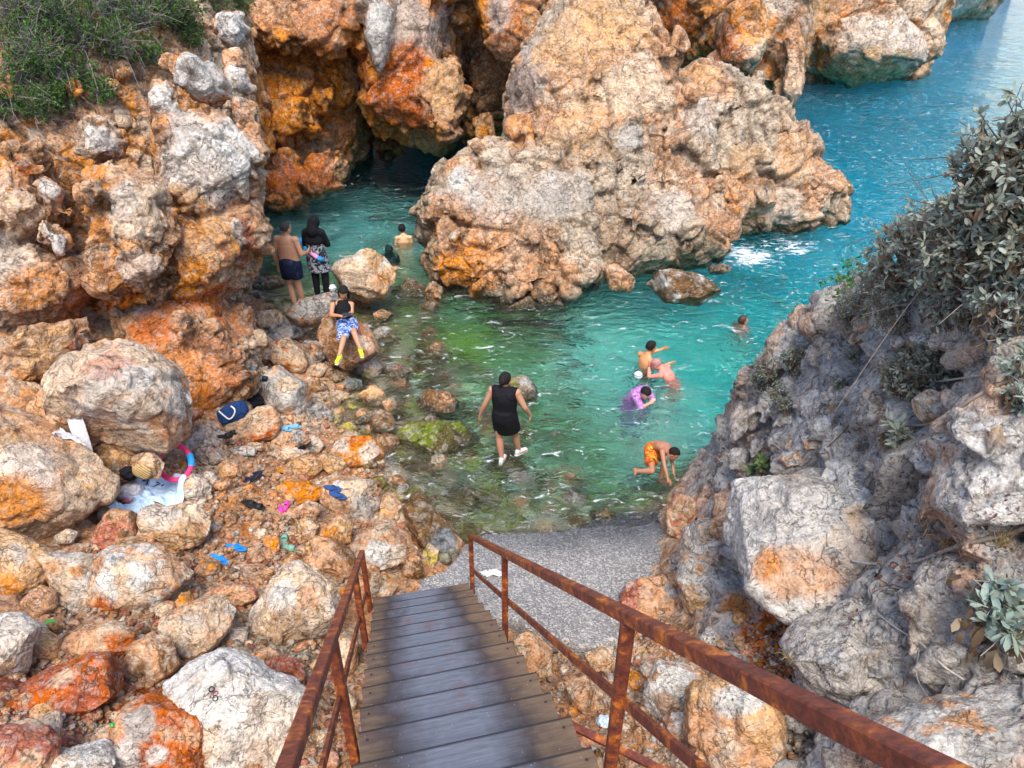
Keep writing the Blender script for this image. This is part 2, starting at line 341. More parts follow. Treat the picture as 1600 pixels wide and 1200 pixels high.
def gd(u, v, dmin=2.5, dmax=60):      # axis depth at which the view ray through (u,v) meets the sheet
    r = ray(u, v); d = dmin; prev = d
    while d < dmax:
        p = CP+r*d
        if gz(p[0], p[1]) > p[2]:
            a, b = prev, d
            for _ in range(12):
                m = (a+b)/2; p = CP+r*m
                if gz(p[0], p[1]) > p[2]: b = m
                else: a = m
            return b
        prev = d; d += .04 if d < 10 else .1
    return dmax
print('ground', round(time.time()-T0, 1), nx*ny)
def facet(V, n, seed, lo=.72, hi=.93, front=None):
    R = np.random.RandomState(seed); c = V.mean(0); Q = V-c
    S = Q.std(0); 
    for _ in range(n):
        g = R.normal(size=3); 
        if front is not None and R.rand() < .5: g = g-front*1.2
        g /= np.linalg.norm(g); s = Q@g; h = s.max()*R.uniform(lo, hi); ov = np.maximum(s-h, 0); Q = Q-g*(ov*.93)[:, None]
    return Q+c
# ------------------------------------------------------------------ rock bodies from an outline with its own depth and thickness
def rpoly(pts):
    p = np.array(pts, float); x, y = p[:, 0], p[:, 1]; x2, y2 = np.roll(x, -1), np.roll(y, -1)
    cr = x*y2-x2*y; A = cr.sum()/2; c = np.array([((x+x2)*cr).sum()/(6*A), ((y+y2)*cr).sum()/(6*A)])
    th = np.linspace(-math.pi, math.pi, 145)[:-1]; R = np.zeros(len(th)); q = p-c; q2 = np.roll(q, -1, axis=0)
    for k, t in enumerate(th):
        d = np.array([math.cos(t), math.sin(t)]); best = 1.
        for a, b in zip(q, q2):
            e = b-a; den = d[0]*e[1]-d[1]*e[0]
            if abs(den) < 1e-9: continue
            s = (a[0]*e[1]-a[1]*e[0])/den; m = (a[0]*d[1]-a[1]*d[0])/den
            if s > 0 and -1e-6 <= m <= 1+1e-6: best = max(best, s)
        R[k] = best
    R = (np.roll(R, 1)+2*R+np.roll(R, -1))/4
    return c, th, R, math.sqrt(abs(A)/math.pi)
def body(pts, d, t=None, tu=0, tv=0, sub=4, full=.62, flat=.8):
    """closed body: traced outline at axis depth d (centre), half thickness t, depth slopes tu/tv (m per px right / up)"""
    c, th, R, rm = rpoly(pts); V, F = ico(sub)
    if t is None: t = rm*d/FPX*.85
    m = np.hypot(V[:, 0], V[:, 1]); ph = np.arctan2(-V[:, 1], V[:, 0])
    rr = np.interp(ph, np.append(th, math.pi), np.append(R, R[0]))
    mm = np.minimum(m, 1)**full; sz = np.sign(V[:, 2])*np.abs(V[:, 2])**flat
    pu = np.cos(ph)*rr*mm; pv = np.sin(ph)*rr*mm
    off = -t*sz
    dd = d+tu*pu-tv*pv
    rays = FW+RT*((c[0]+pu-800)/FPX)[:, None]+UP*((600-c[1]-pv)/FPX)[:, None]
    W = CP+rays*dd[:, None]+off[:, None]*FW
    return W, F, rm*d/FPX
def remesh(parts, vox, name='tmp'):
    V = []; F = []; n = 0
    for v, f in parts: V.append(v); F.append(f+n); n += len(v)
    o = mesh_obj(name, np.concatenate(V), np.concatenate(F)); o.data.update()
    md = o.modifiers.new('r', 'REMESH'); md.mode = 'VOXEL'; md.voxel_size = vox; md.adaptivity = 0
    dg = bpy.context.evaluated_depsgraph_get(); e = o.evaluated_get(dg); m = e.to_mesh()
    co = np.empty(len(m.vertices)*3, np.float32); m.vertices.foreach_get('co', co); co = co.reshape(-1, 3).astype(float)
    lt = np.empty(len(m.polygons), np.int32); m.polygons.foreach_get('loop_total', lt); lv = np.empty(len(m.loops), np.int32); m.loops.foreach_get('vertex_index', lv)
    Fq = lv.reshape(-1, 4) if (lt == 4).all() else None
    if Fq is None:
        ls = np.empty(len(m.polygons), np.int32); m.polygons.foreach_get('loop_start', ls); Fq = np.stack([lv[ls], lv[ls+1], lv[ls+2], lv[np.minimum(ls+3, ls+lt-1)]], 1)
    e.to_mesh_clear(); me = o.data; bpy.data.objects.remove(o); bpy.data.meshes.remove(me)
    return co, Fq
def smoothm(V, F, it):
    E = np.unique(np.sort(np.concatenate([F[:, [0, 1]], F[:, [1, 2]], F[:, [2, 3]], F[:, [3, 0]]]), axis=1), axis=0)
    E = E[E[:, 0] != E[:, 1]]; dg = np.zeros(len(V)); np.add.at(dg, E[:, 0], 1); np.add.at(dg, E[:, 1], 1); dg = np.maximum(dg, 1)[:, None]
    for _ in range(it):
        S = np.zeros_like(V)
        for k in range(3):
            S[:, k] = np.bincount(E[:, 0], V[E[:, 1], k], len(V))+np.bincount(E[:, 1], V[E[:, 0], k], len(V))
        V = V*.4+S/dg*.6
    return V
def tideline(V, c, lo=.05, hi=.38, seed=5):
    n = fbm(V*2.3, 3, seed); t = 1-sstep(V[:, 2]+n*.22, lo, hi)
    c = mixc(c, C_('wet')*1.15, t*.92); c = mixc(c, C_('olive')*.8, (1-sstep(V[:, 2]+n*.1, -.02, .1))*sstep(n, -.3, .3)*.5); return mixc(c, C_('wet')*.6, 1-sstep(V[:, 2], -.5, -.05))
def mass(name, comps, vox, base, paint, sizes, matk='rock', seed=0, fa=.12, sm=2, tide=True, lumps=0, lumpr=(.15, .4)):
    parts = []; R = random.Random(seed+5); SM = [q for q in paint if q[2] >= 25 and q[3] in ('pale', 'lgrey', 'white', 'honey', 'cream', 'grey', 'dgrey', 'redorange')]
    for c in comps:
        pts, df = c[0], c[1]; t = c[2]; tu = c[3] if len(c) > 3 else 0; tv = c[4] if len(c) > 4 else 0
        W, F, rs = body(pts, df+t*(1.35 if t < 1 else 1), t, tu, tv, 4 if t < 1 else 5, full=.5, flat=.75); W = facet(W, 10, seed+len(parts), .78, .93, FW) if t < 1 else facet(W, 7, seed+len(parts), .9, .98, FW); parts.append((W, F))
    if lumps:
        bv = BVHTree.FromPolygons([Vector(x) for x in np.concatenate([p[0] for p in parts])], [tuple(int(k) for k in f) for f in np.concatenate([p[1]+sum(len(q[0]) for q in parts[:i]) for i, p in enumerate(parts)])])
        us = [x for c in comps for x in [q[0] for q in c[0]]]; vs_ = [x for c in comps for x in [q[1] for q in c[0]]]
        k = 0
        for _ in range(lumps*4):
            if k >= lumps: break
            u, v = R.uniform(min(us), max(us)), R.uniform(min(vs_), max(vs_)); h = bv.ray_cast(Vector(CP), Vector(ray(u, v)))
            if h[0] is None: continue
            if any((u-q[0])**2+(v-q[1])**2 < (q[2]*.9)**2 for q in SM): continue
            k += 1; r = R.uniform(*lumpr); V, F = ico(3); V = facet(V, 11, k, .6, .85)*1.15
            Q = Matrix.Rotation(R.uniform(0, 6.3), 3, Vector((R.gauss(0, 1), R.gauss(0, 1), R.gauss(0, 1))).normalized())
            S = V*np.array([r, r*R.uniform(.6, 1), r*R.uniform(.5, .9)]); S = S@np.array(Q).T
            parts.append((S+np.array(h[0])-np.array(h[1])*r*.15*(1 if np.dot(h[1], ray(u, v)) < 0 else -1)*-1, F))
    V, F = remesh(parts, vox); V = smoothm(V, F, sm); N = normals(V, F)
    r, inf = relief(V, sizes, seed)
    fb = fbm(V*1.7, 5, seed+3); fs = fbm(V*7, 3, seed+4)
    c = np.tile(C_(base[0]), (len(V), 1)); 
    c = mixc(c, C_(base[1]), sstep(fbm(V*.8, 4, seed+6), -.12, .25)); c = mixc(c, C_(base[2]), sstep(fbm(V*1.9, 4, seed+7), .12, .42)*.85)
    bv = BVHTree.FromPolygons([Vector(x) for x in V], [tuple(int(k) for k in f) for f in F])
    wn = fbm(V*2.2, 4, seed+8); smk = np.zeros(len(V))
    for pt in paint:
        u, v, rp, k, s = pt[:5]; asp = pt[5] if len(pt) > 5 else 1.
        h = bv.ray_cast(Vector(CP), Vector(ray(u, v)))
        if h[0] is None: continue
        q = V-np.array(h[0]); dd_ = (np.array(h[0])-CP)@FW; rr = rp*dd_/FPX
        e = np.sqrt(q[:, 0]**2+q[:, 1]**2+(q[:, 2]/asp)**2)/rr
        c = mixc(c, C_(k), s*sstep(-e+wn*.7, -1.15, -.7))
        if pt in SM: smk = np.maximum(smk, sstep(-e, -1.0, -.75))
    cell = inf[-1][0]; c = c*(.86+.28*cell)[:, None]
    for q_ in inf: c = mixc(c, C_('brown')*.45, (1-q_[1])*.55*(1-smk*.6))       # joints browned: caught earth plus crevice shade painted in
    damp = (.6+.4*sstep(fbm(V*.55, 3, seed+12), -.3, .15))*(1-.45*smk)
    V = V+N*(r*damp+fb*fa+fs*fa*.16)[:, None]
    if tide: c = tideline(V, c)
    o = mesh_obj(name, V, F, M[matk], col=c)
    print(name, len(V), round(time.time()-T0, 1))
    return o, bv
S_CEN = [(1.4, .36), (.5, .19), (.17, .05)]
cen, bvC = mass('sea_rock', [
    ([(665,310),(690,268),(740,230),(800,225),(870,240),(930,290),(955,380),(945,450),(870,500),(760,508),(690,485),(668,410)], 17.0, 1.7, 0, .0015),
    ([(800,150),(822,85),(868,30),(900,-50),(935,-100),(975,-60),(1008,30),(1050,125),(1050,260),(1000,330),(900,340),(820,280),(790,210)], 17.6, 2.3, .001, .001),
    ([(1040,150),(1060,105),(1110,98),(1170,150),(1240,215),(1300,285),(1312,340),(1255,380),(1180,378),(1125,350),(1080,280),(1020,230)], 19.6, 1.6, .003, 0),
    ([(930,250),(1030,240),(1110,280),(1138,365),(1120,415),(1060,430),(1000,435),(940,460),(880,330)], 17.6, 1.4, .002, .001),
    ([(690,275),(715,262),(735,280),(728,310),(700,312)], 17.0, .35), ([(675,320),(720,300),(750,340),(745,380),(700,400),(675,370)], 16.9, .6),
    ([(755,330),(810,320),(830,380),(810,450),(770,460),(745,400)], 16.75, .6), ([(835,270),(900,260),(925,310),(900,350),(850,340)], 17.0, .5),
    ([(845,200),(880,165),(940,150),(975,190),(960,250),(900,270),(855,250)], 17.2, .6), ([(790,195),(830,170),(840,215),(815,232),(788,222)], 17.4, .4),
    ([(1010,240),(1030,228),(1045,255),(1030,275),(1010,270)], 17.5, .28), ([(1050,320),(1080,297),(1115,310),(1118,345),(1080,355),(1055,345)], 17.9, .4),
    ([(1080,150),(1110,145),(1130,180),(1120,215),(1085,215),(1070,185)], 18.5, .6), ([(1130,230),(1170,220),(1195,260),(1160,292),(1135,275)], 19.2, .5), ([(1170,310),(1220,280),(1290,300),(1300,340),(1230,355),(1180,350)], 19.9, .6),
    ([(1180,180),(1210,200),(1265,260),(1250,275),(1200,230)], 19.9, .5), ([(1110,275),(1145,270),(1168,320),(1150,360),(1120,350)], 19.0, .45), ([(1000,150),(1070,130),(1110,230),(1100,300),(1040,320),(1000,260)], 18.4, 1.2), ([(860,70),(930,50),(1000,110),(980,170),(890,150)], 17.6, .7),
    ([(860,380),(920,360),(950,420),(900,460),(850,450)], 16.8, .5), ([(812,110),(845,75),(865,140),(835,190),(805,165)], 17.9, .4), ([(940,240),(990,225),(1010,290),(960,310)], 17.4, .4),
    ], .042, ((.56, .44, .31), 'tan', 'cream'),
    [(720,290,45,'pale',.9),(712,275,20,'white',1),(740,400,60,'orange',.8),(705,440,50,'orange',.9),(860,430,55,'orange',.45),(700,350,40,'tan',.8),(820,390,70,'tan',.7),(820,205,35,'orange',.6),(820,130,50,'dgrey',.75),(835,70,30,'grey',.8),(900,60,70,'honey',.75),(960,30,60,'honey',.7),(985,210,25,'grey',.8),(910,200,55,'honey',.5),(1000,130,60,'cream',.9),(1100,180,35,'pale',.8),
     (1090,120,40,'honey',.6),(1060,330,40,'pale',.8),(1160,260,40,'honey',.6),(1240,250,45,'honey',.4),(1140,320,25,'orange',.5),(980,350,60,'brown',.35),(850,310,50,'grey',.6),(960,400,35,'brown',.5),(880,300,50,'grey',.5),(1090,385,40,'umber',.5),(1230,330,40,'pale',.7),(770,300,50,'grey',.5)],
    S_CEN, seed=11, lumps=110, lumpr=(.1, .3))
tag(cen, 'great craggy cream limestone outcrop rising from the water mid cove', 'rock outcrop')
S_BK = [(2.0, .5), (.7, .27), (.24, .08)]
bk, bvB = mass('cliff', [
    ([(370,-420),(560,-420),(600,-100),(590,40),(578,120),(575,180),(562,235),(548,300),(480,345),(420,350),(390,310),(372,150)], 19.7, 2.8, 0, -.0055),
    ([(560,120),(640,110),(700,170),(690,226),(650,214),(600,200)], 20.7, 1.8), ([(555,-40),(640,-60),(700,20),(690,140),(600,150),(560,90)], 20.2, 1.6), ([(380,15),(440,-25),(540,0),(565,50),(525,85),(470,75),(440,95),(395,50)], 19.2, .7), ([(405,235),(440,225),(480,270),(470,330),(412,335)], 20.6, .8),
    ([(480,240),(540,235),(535,290),(490,312),(465,290)], 20.6, .6),
    ([(550,-420),(800,-420),(775,0),(735,80),(724,150),(706,216),(684,228),(650,210),(600,192),(565,160),(552,0)], 19.0, 4.6, 0, -.004),
    ([(575,-60),(610,-60),(612,60),(596,135),(580,110)], 19.35, .5), ([(650,100),(710,90),(725,160),(700,215),(680,225),(660,190)], 19.95, .8),
    ([(740,-100),(880,-100),(850,60),(795,95),(762,70),(740,0)], 19.9, 1.0), ([(585,195),(618,190),(630,235),(610,262),(590,240)], 24.2, .8),
    ([(720,60),(900,20),(950,200),(790,238),(735,236),(718,160)], 23.0, 3.6), ([(735,185),(770,180),(775,225),(745,232)], 22.2, .6),
    ([(250,-420),(1200,-420),(1150,50),(1000,300),(740,330),(520,340),(380,320)], 29.0, 4.5, 0, -.01),
    ([(540,200),(580,205),(590,262),(555,275),(530,270)], 25.5, .8),
    ([(150,-420),(420,-420),(400,300),(300,350),(150,300)], 17.5, 3),
    ], .055, ('orange', 'tan', 'honey'),
    [(480,120,90,'orange',.8),(430,60,40,'orange',.9),(560,60,50,'orange',.8),(620,20,40,'honey',.6),(500,40,50,'redorange',.6),(560,100,40,'redorange',.6),(450,200,60,'orange',.6),(540,190,50,'redorange',.7),(420,280,25,'redorange',1),(480,290,60,'redorange',.8),(440,250,30,'rose',.6),(593,40,32,'lgrey',1,2.5),(600,90,25,'grey',.8,2),(650,40,60,'grey',.75),(690,60,50,'grey',.6),(640,110,45,'redorange',.9),(630,160,45,'redorange',1),(650,190,30,'redorange',1),(700,160,35,'honey',.7),(690,120,40,'honey',.6),
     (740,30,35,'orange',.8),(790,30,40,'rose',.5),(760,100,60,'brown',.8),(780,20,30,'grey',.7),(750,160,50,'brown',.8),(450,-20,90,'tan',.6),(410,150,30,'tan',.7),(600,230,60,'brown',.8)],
    S_BK, seed=23, lumps=80, lumpr=(.2, .6))
tag(bk, kind='structure')
fk, bvF = mass('cliff', [
    ([(980,-420),(1220,-420),(1240,-20),(1254,80),(1246,150),(1230,205),(1190,190),(1120,140),(1040,110),(990,0)], 26.5, 3.2, -.004, -.005),
    ([(1130,20),(1180,0),(1200,80),(1170,130),(1120,110)], 26.0, 1.2), ([(1215,60),(1250,65),(1250,150),(1228,186),(1205,160)], 26.8, 1.0),
    ([(1120,-420),(1420,-420),(1440,-50),(1462,60),(1455,95),(1428,140),(1350,158),(1255,168),(1150,120)], 32.6, 4, 0, -.006),
    ([(1290,40),(1380,20),(1440,80),(1420,115),(1340,125),(1290,100)], 32.4, 1.6), ([(1400,40),(1455,60),(1460,88),(1430,110),(1400,90)], 33.2, 1.4),
    ], .085, ('tan', 'cream', 'orange'),
    [(1080,40,70,'orange',.8),(1130,80,60,'redorange',.7),(1060,20,40,'redorange',.7),(1200,60,50,'cream',.7),(1235,120,30,'cream',.7),(1170,150,40,'honey',.7),(1180,20,50,'orange',.7),(1290,90,60,'orange',.9),(1275,20,30,'honey',1),(1350,60,60,'pale',.8),(1420,60,50,'pale',.8),(1340,120,60,'honey',.8),(1210,-10,40,'pale',.6)],
    [(2.6, .45), (.9, .2), (.3, .08)], matk='rockfar', seed=37, lumps=40, lumpr=(.3, .8))
tag(fk, kind='structure')
hd, _ = mass('headland', [
    ([(1380,-300),(1500,-200),(1528,-20),(1536,22),(1530,42),(1470,50),(1400,40),(1370,-50)], 46, 5, .03, -.01), ([(1500,-100),(1580,-60),(1560,4),(1556,12),(1530,12)], 72, 5)],
    .25, ('cream', 'tan', 'pale'), [(1500,15,40,'pale',.9),(1440,20,40,'orange',.6)], [(3, .7), (1.1, .4)], matk='rockfar', seed=41, lumps=14, lumpr=(.6, 2))
tag(hd, kind='structure')
lc, bvL = mass('cliff', [
    ([(-420,-260),(60,-260),(300,-150),(372,-20),(380,60),(392,200),(398,300),(385,420),(370,450),(250,560),(60,600),(-420,620)], 10.7, 2.6, .0048, .0006),
    ([(230,225),(250,185),(290,170),(340,182),(392,200),(413,235),(410,275),(388,295),(375,330),(330,345),(280,335),(250,290)], 10.9, .75, .003),
    ([(268,350),(375,335),(400,290),(408,345),(398,415),(365,455),(330,478),(285,482),(295,430),(280,390)], 11.3, .8, .003),
    ([(150,285),(200,255),(240,270),(264,310),(265,345),(240,400),(205,435),(165,458),(130,430),(148,380)], 10.3, .6), ([(128,205),(150,180),(175,195),(184,240),(150,255),(130,245)], 10.7, .35),
    ([(178,440),(200,412),(255,394),(263,415),(232,440),(190,462)], 10.6, .35),
    ([(252,100),(290,86),(340,110),(364,140),(330,162),(285,148)], 10.9, .5), ([(233,145),(250,127),(277,150),(272,182),(240,184)], 10.9, .3),
    ([(10,560),(60,515),(110,500),(148,510),(142,560),(100,592),(60,607),(20,592)], 10.0, .7), ([(-50,400),(60,380),(130,440),(110,500),(20,530),(-50,520)], 10.1, .8), ([(-50,240),(60,230),(90,330),(40,400),(-50,380)], 10.1, .7),
    ([(335,40),(355,26),(381,30),(384,62),(370,80),(342,76)], 11.6, .35), ([(350,82),(378,84),(382,108),(360,112)], 11.6, .25), ([(352,112),(383,112),(392,138),(372,144)], 11.6, .25), ([(365,150),(398,165),(402,210),(378,205)], 11.6, .3),
    ([(50,385),(75,335),(110,372),(105,400)], 10.0, .25), ([(130,300),(150,285),(170,300),(150,320)], 10.2, .15), ([(55,280),(75,270),(90,300),(70,312)], 10.1, .2), ([(5,310),(50,300),(62,330),(30,355)], 10.0, .25),
    # lower conglomerate apron between the hanging blocks and the beach
    ([(200,480),(330,455),(370,470),(400,560),(408,600),(360,640),(345,690),(350,735),(300,740),(255,700),(230,560)], 11.4, 1.2, .004, .003),
    ([(300,690),(330,650),(350,700),(362,735),(330,745),(300,735)], 11.0, .3), ([(340,480),(378,480),(395,540),(380,560),(350,530)], 13.4, .6, 0, .004),
    ([(40,600),(95,590),(100,640),(60,650),(20,640)], 10.6, .4),
    ], .03, ('tan', 'cream', 'orange'),
    [(330,240,75,'pale',1),(100,300,60,'orange',.45),(130,470,60,'redorange',.6),(230,530,60,'redorange',.5),(360,500,40,'redorange',.45),(280,470,40,'redorange',.8),(320,620,60,'redorange',.4),(40,600,40,'orange',.7),(170,250,30,'rose',.4),(340,650,40,'orange',.5),(300,200,50,'lgrey',.7),(370,220,40,'white',.8),(290,320,30,'honey',.8),(330,385,50,'honey',.7),(300,440,50,'orange',.9),(330,465,40,'redorange',.9),(385,400,22,'red',.9,3),(372,360,12,'pale',.8,3),(352,390,10,'rose',.7,3),(215,330,50,'cream',.8),(195,310,35,'pale',.8),(205,420,45,'orange',.6),(155,215,32,'lgrey',.9),(310,125,50,'lgrey',1),(365,50,35,'white',1),(370,125,30,'white',.9),(255,155,28,'lgrey',.9),
     (225,425,32,'pale',.7),(220,482,22,'lgrey',1),(80,560,60,'honey',.8),(125,545,25,'rose',.8),(60,470,50,'tan',.8),(60,450,35,'orange',.5),(160,460,50,'orange',.8),(170,490,50,'redorange',.7),(45,235,60,'orange',.5),(40,255,18,'redorange',1),(30,330,50,'cream',.8),(90,370,30,'white',.9),(70,290,20,'white',.8),(10,400,40,'pale',.7),(60,20,100,'brown',.6),(200,60,90,'brown',.5),(120,320,40,'brown',.6),(250,210,25,'brown',.6),
     (360,600,60,'orange',.45),(300,520,50,'tan',.7),(330,560,60,'rose',.35),(310,650,40,'redorange',.6),(325,690,30,'pale',.8),(280,590,50,'orange',.4),(230,500,40,'redorange',.7)],
    [(1.0, .22), (.36, .12), (.12, .045)], seed=53, lumps=150, lumpr=(.05, .18), matk='rock')
tag(lc, kind='structure')
# ------------------------------------------------------------------ loose boulders, one object each
NB_ = [0]; ANC = []
def boulder(label, pts, cols, d=None, t=None, group='loose limestone boulders', patch=(), name='boulder', am=1., sub=None, tv=0, tu=0, dz=0, cat='boulder', mt=None):
    NB_[0] += 1; s = 100+NB_[0]*7
    p = np.array(pts, float); c = p.mean(0); vb = p[:, 1].max()
    if d == 'water': d = Dz(c[0], c[1]+.25*(vb-c[1]), 0)
    if d is None: d = gd(c[0], c[1]+.45*(vb-c[1]))+dz
    area = rpoly(pts)[3]
    if sub is None: sub = 4 if area < 14 else (5 if area < 45 else 6)
    W, F, r = body(pts, d, t, tu, tv, sub, full=.66, flat=.85)
    W = facet(W, 13 if am > .5 else 6, s, .74, .94, FW); W = W+(W-W.mean(0))*.03
    N = normals(W, F)
    k = r
    rl, inf = relief(W, [(k*1.0, k*.11*am), (k*.38, k*.05*am), (max(k*.14, .025), k*.02*am)], s)
    fb = fbm(W/k*1.5, 5, s)
    cA, cB, cC = [C_(x) for x in cols]
    cl = np.tile(cA, (len(W), 1)); cl = mixc(cl, cB, sstep(fbm(W/k*1.1, 4, s+1), -.1, .25)); cl = mixc(cl, cC, sstep(fbm(W/k*2.1, 4, s+2), .12, .4))
    wn = fbm(W/k*2.4, 3, s+3)
    for (u, v, rp, kk, st) in patch:
        q = P(u, v, d-(t or r*.8)*.8); e = np.linalg.norm(W-q, axis=1)/(rp*d/FPX); cl = mixc(cl, C_(kk), st*sstep(-e+wn*.7, -1.2, -.7))
    cl = cl*(.88+.24*inf[-1][0])[:, None]
    W = W+N*(rl+fb*k*.1*am)[:, None]
    if W[:, 2].min() < .25: cl = tideline(W, cl, .02, .2)
    o = mesh_obj(name, W, F, mt or M['rocknear' if d < 9 else 'rock'], col=cl, origin=W.mean(0))
    tag(o, label, cat, group); ANC.append((c[0], c[1], label, group)); return o
LB = 'boulders strewn over the left bank'; WR = 'rocks standing in the shallow water'; RB = 'boulders below the right hillside'; SH = 'rocks along the waterline'

def crags(n, reg, ok, rr, vox, seed):
    R = random.Random(seed); parts = []
    while len(parts) < n:
        u, v = R.uniform(reg[0], reg[2]), R.uniform(reg[1], reg[3])
        if not ok(u, v): continue
        d = gd(u, v)
        if d > 12.5: continue
        p = P(u, v, d)
        if p[2] < .1: continue
        r = rr[0]+(rr[1]-rr[0])*R.uniform(0, 1)**2; V, F = ico(4); V = facet(V, 12, len(parts)+seed, .55, .85)*1.15
        S = V*np.array([r*1.25, r*.8, r*.6]); Q = np.array(Matrix.Rotation(R.gauss(.65, .25), 3, 'Y')@Matrix.Rotation(R.gauss(0, .3), 3, 'X')@Matrix.Rotation(R.gauss(0, .5), 3, 'Z')); parts.append((S@Q+p-np.array([0, 0, r*.15]), F))
    V, F = remesh(parts, vox); V = smoothm(V, F, 1); N = normals(V, F); r, inf = relief(V, [(.4, .06), (.13, .035)], seed); fb = fbm(V*3, 4, seed)
    c = mixc(np.tile(C_('grey'), (len(V), 1)), C_('lgrey'), sstep(fbm(V*1.5, 4, seed+1), -.2, .2)); c = mixc(c, C_('bgrey')*.8, sstep(fbm(V*2.3, 3, seed+2), .1, .4)); c = mixc(c, C_('cream'), sstep(fbm(V*1.1, 4, seed+3), .15, .4)*.6); c = mixc(c, C_('tan'), sstep(fbm(V*1.7, 4, seed+5), .2, .45)*.7)
    for q_ in inf: c = mixc(c, C_('brown')*.6, (1-q_[1])*.4)  # brown joint tone, part earth, part shade put into the colour
    c = tideline(V, c); o = mesh_obj('hillside', V+N*(r+fb*.05)[:, None], F, M['rocknear'], col=c); tag(o, kind='structure'); return o
crags(190, (1040, 420, 1640, 1200), lambda u, v: v > 640-(u-1090)*.8 and v > 470 and (v < 640 or u > 1125-(v-640)*.25) and not (1120 < u < 1460 and 735 < v < 960) and u > 1050 and not (1150 < u < 1320 and 950 < v < 1050) and (v < 960 or u > 1250), (.1, .42), .024, 5)
print('crags', round(time.time()-T0, 1))
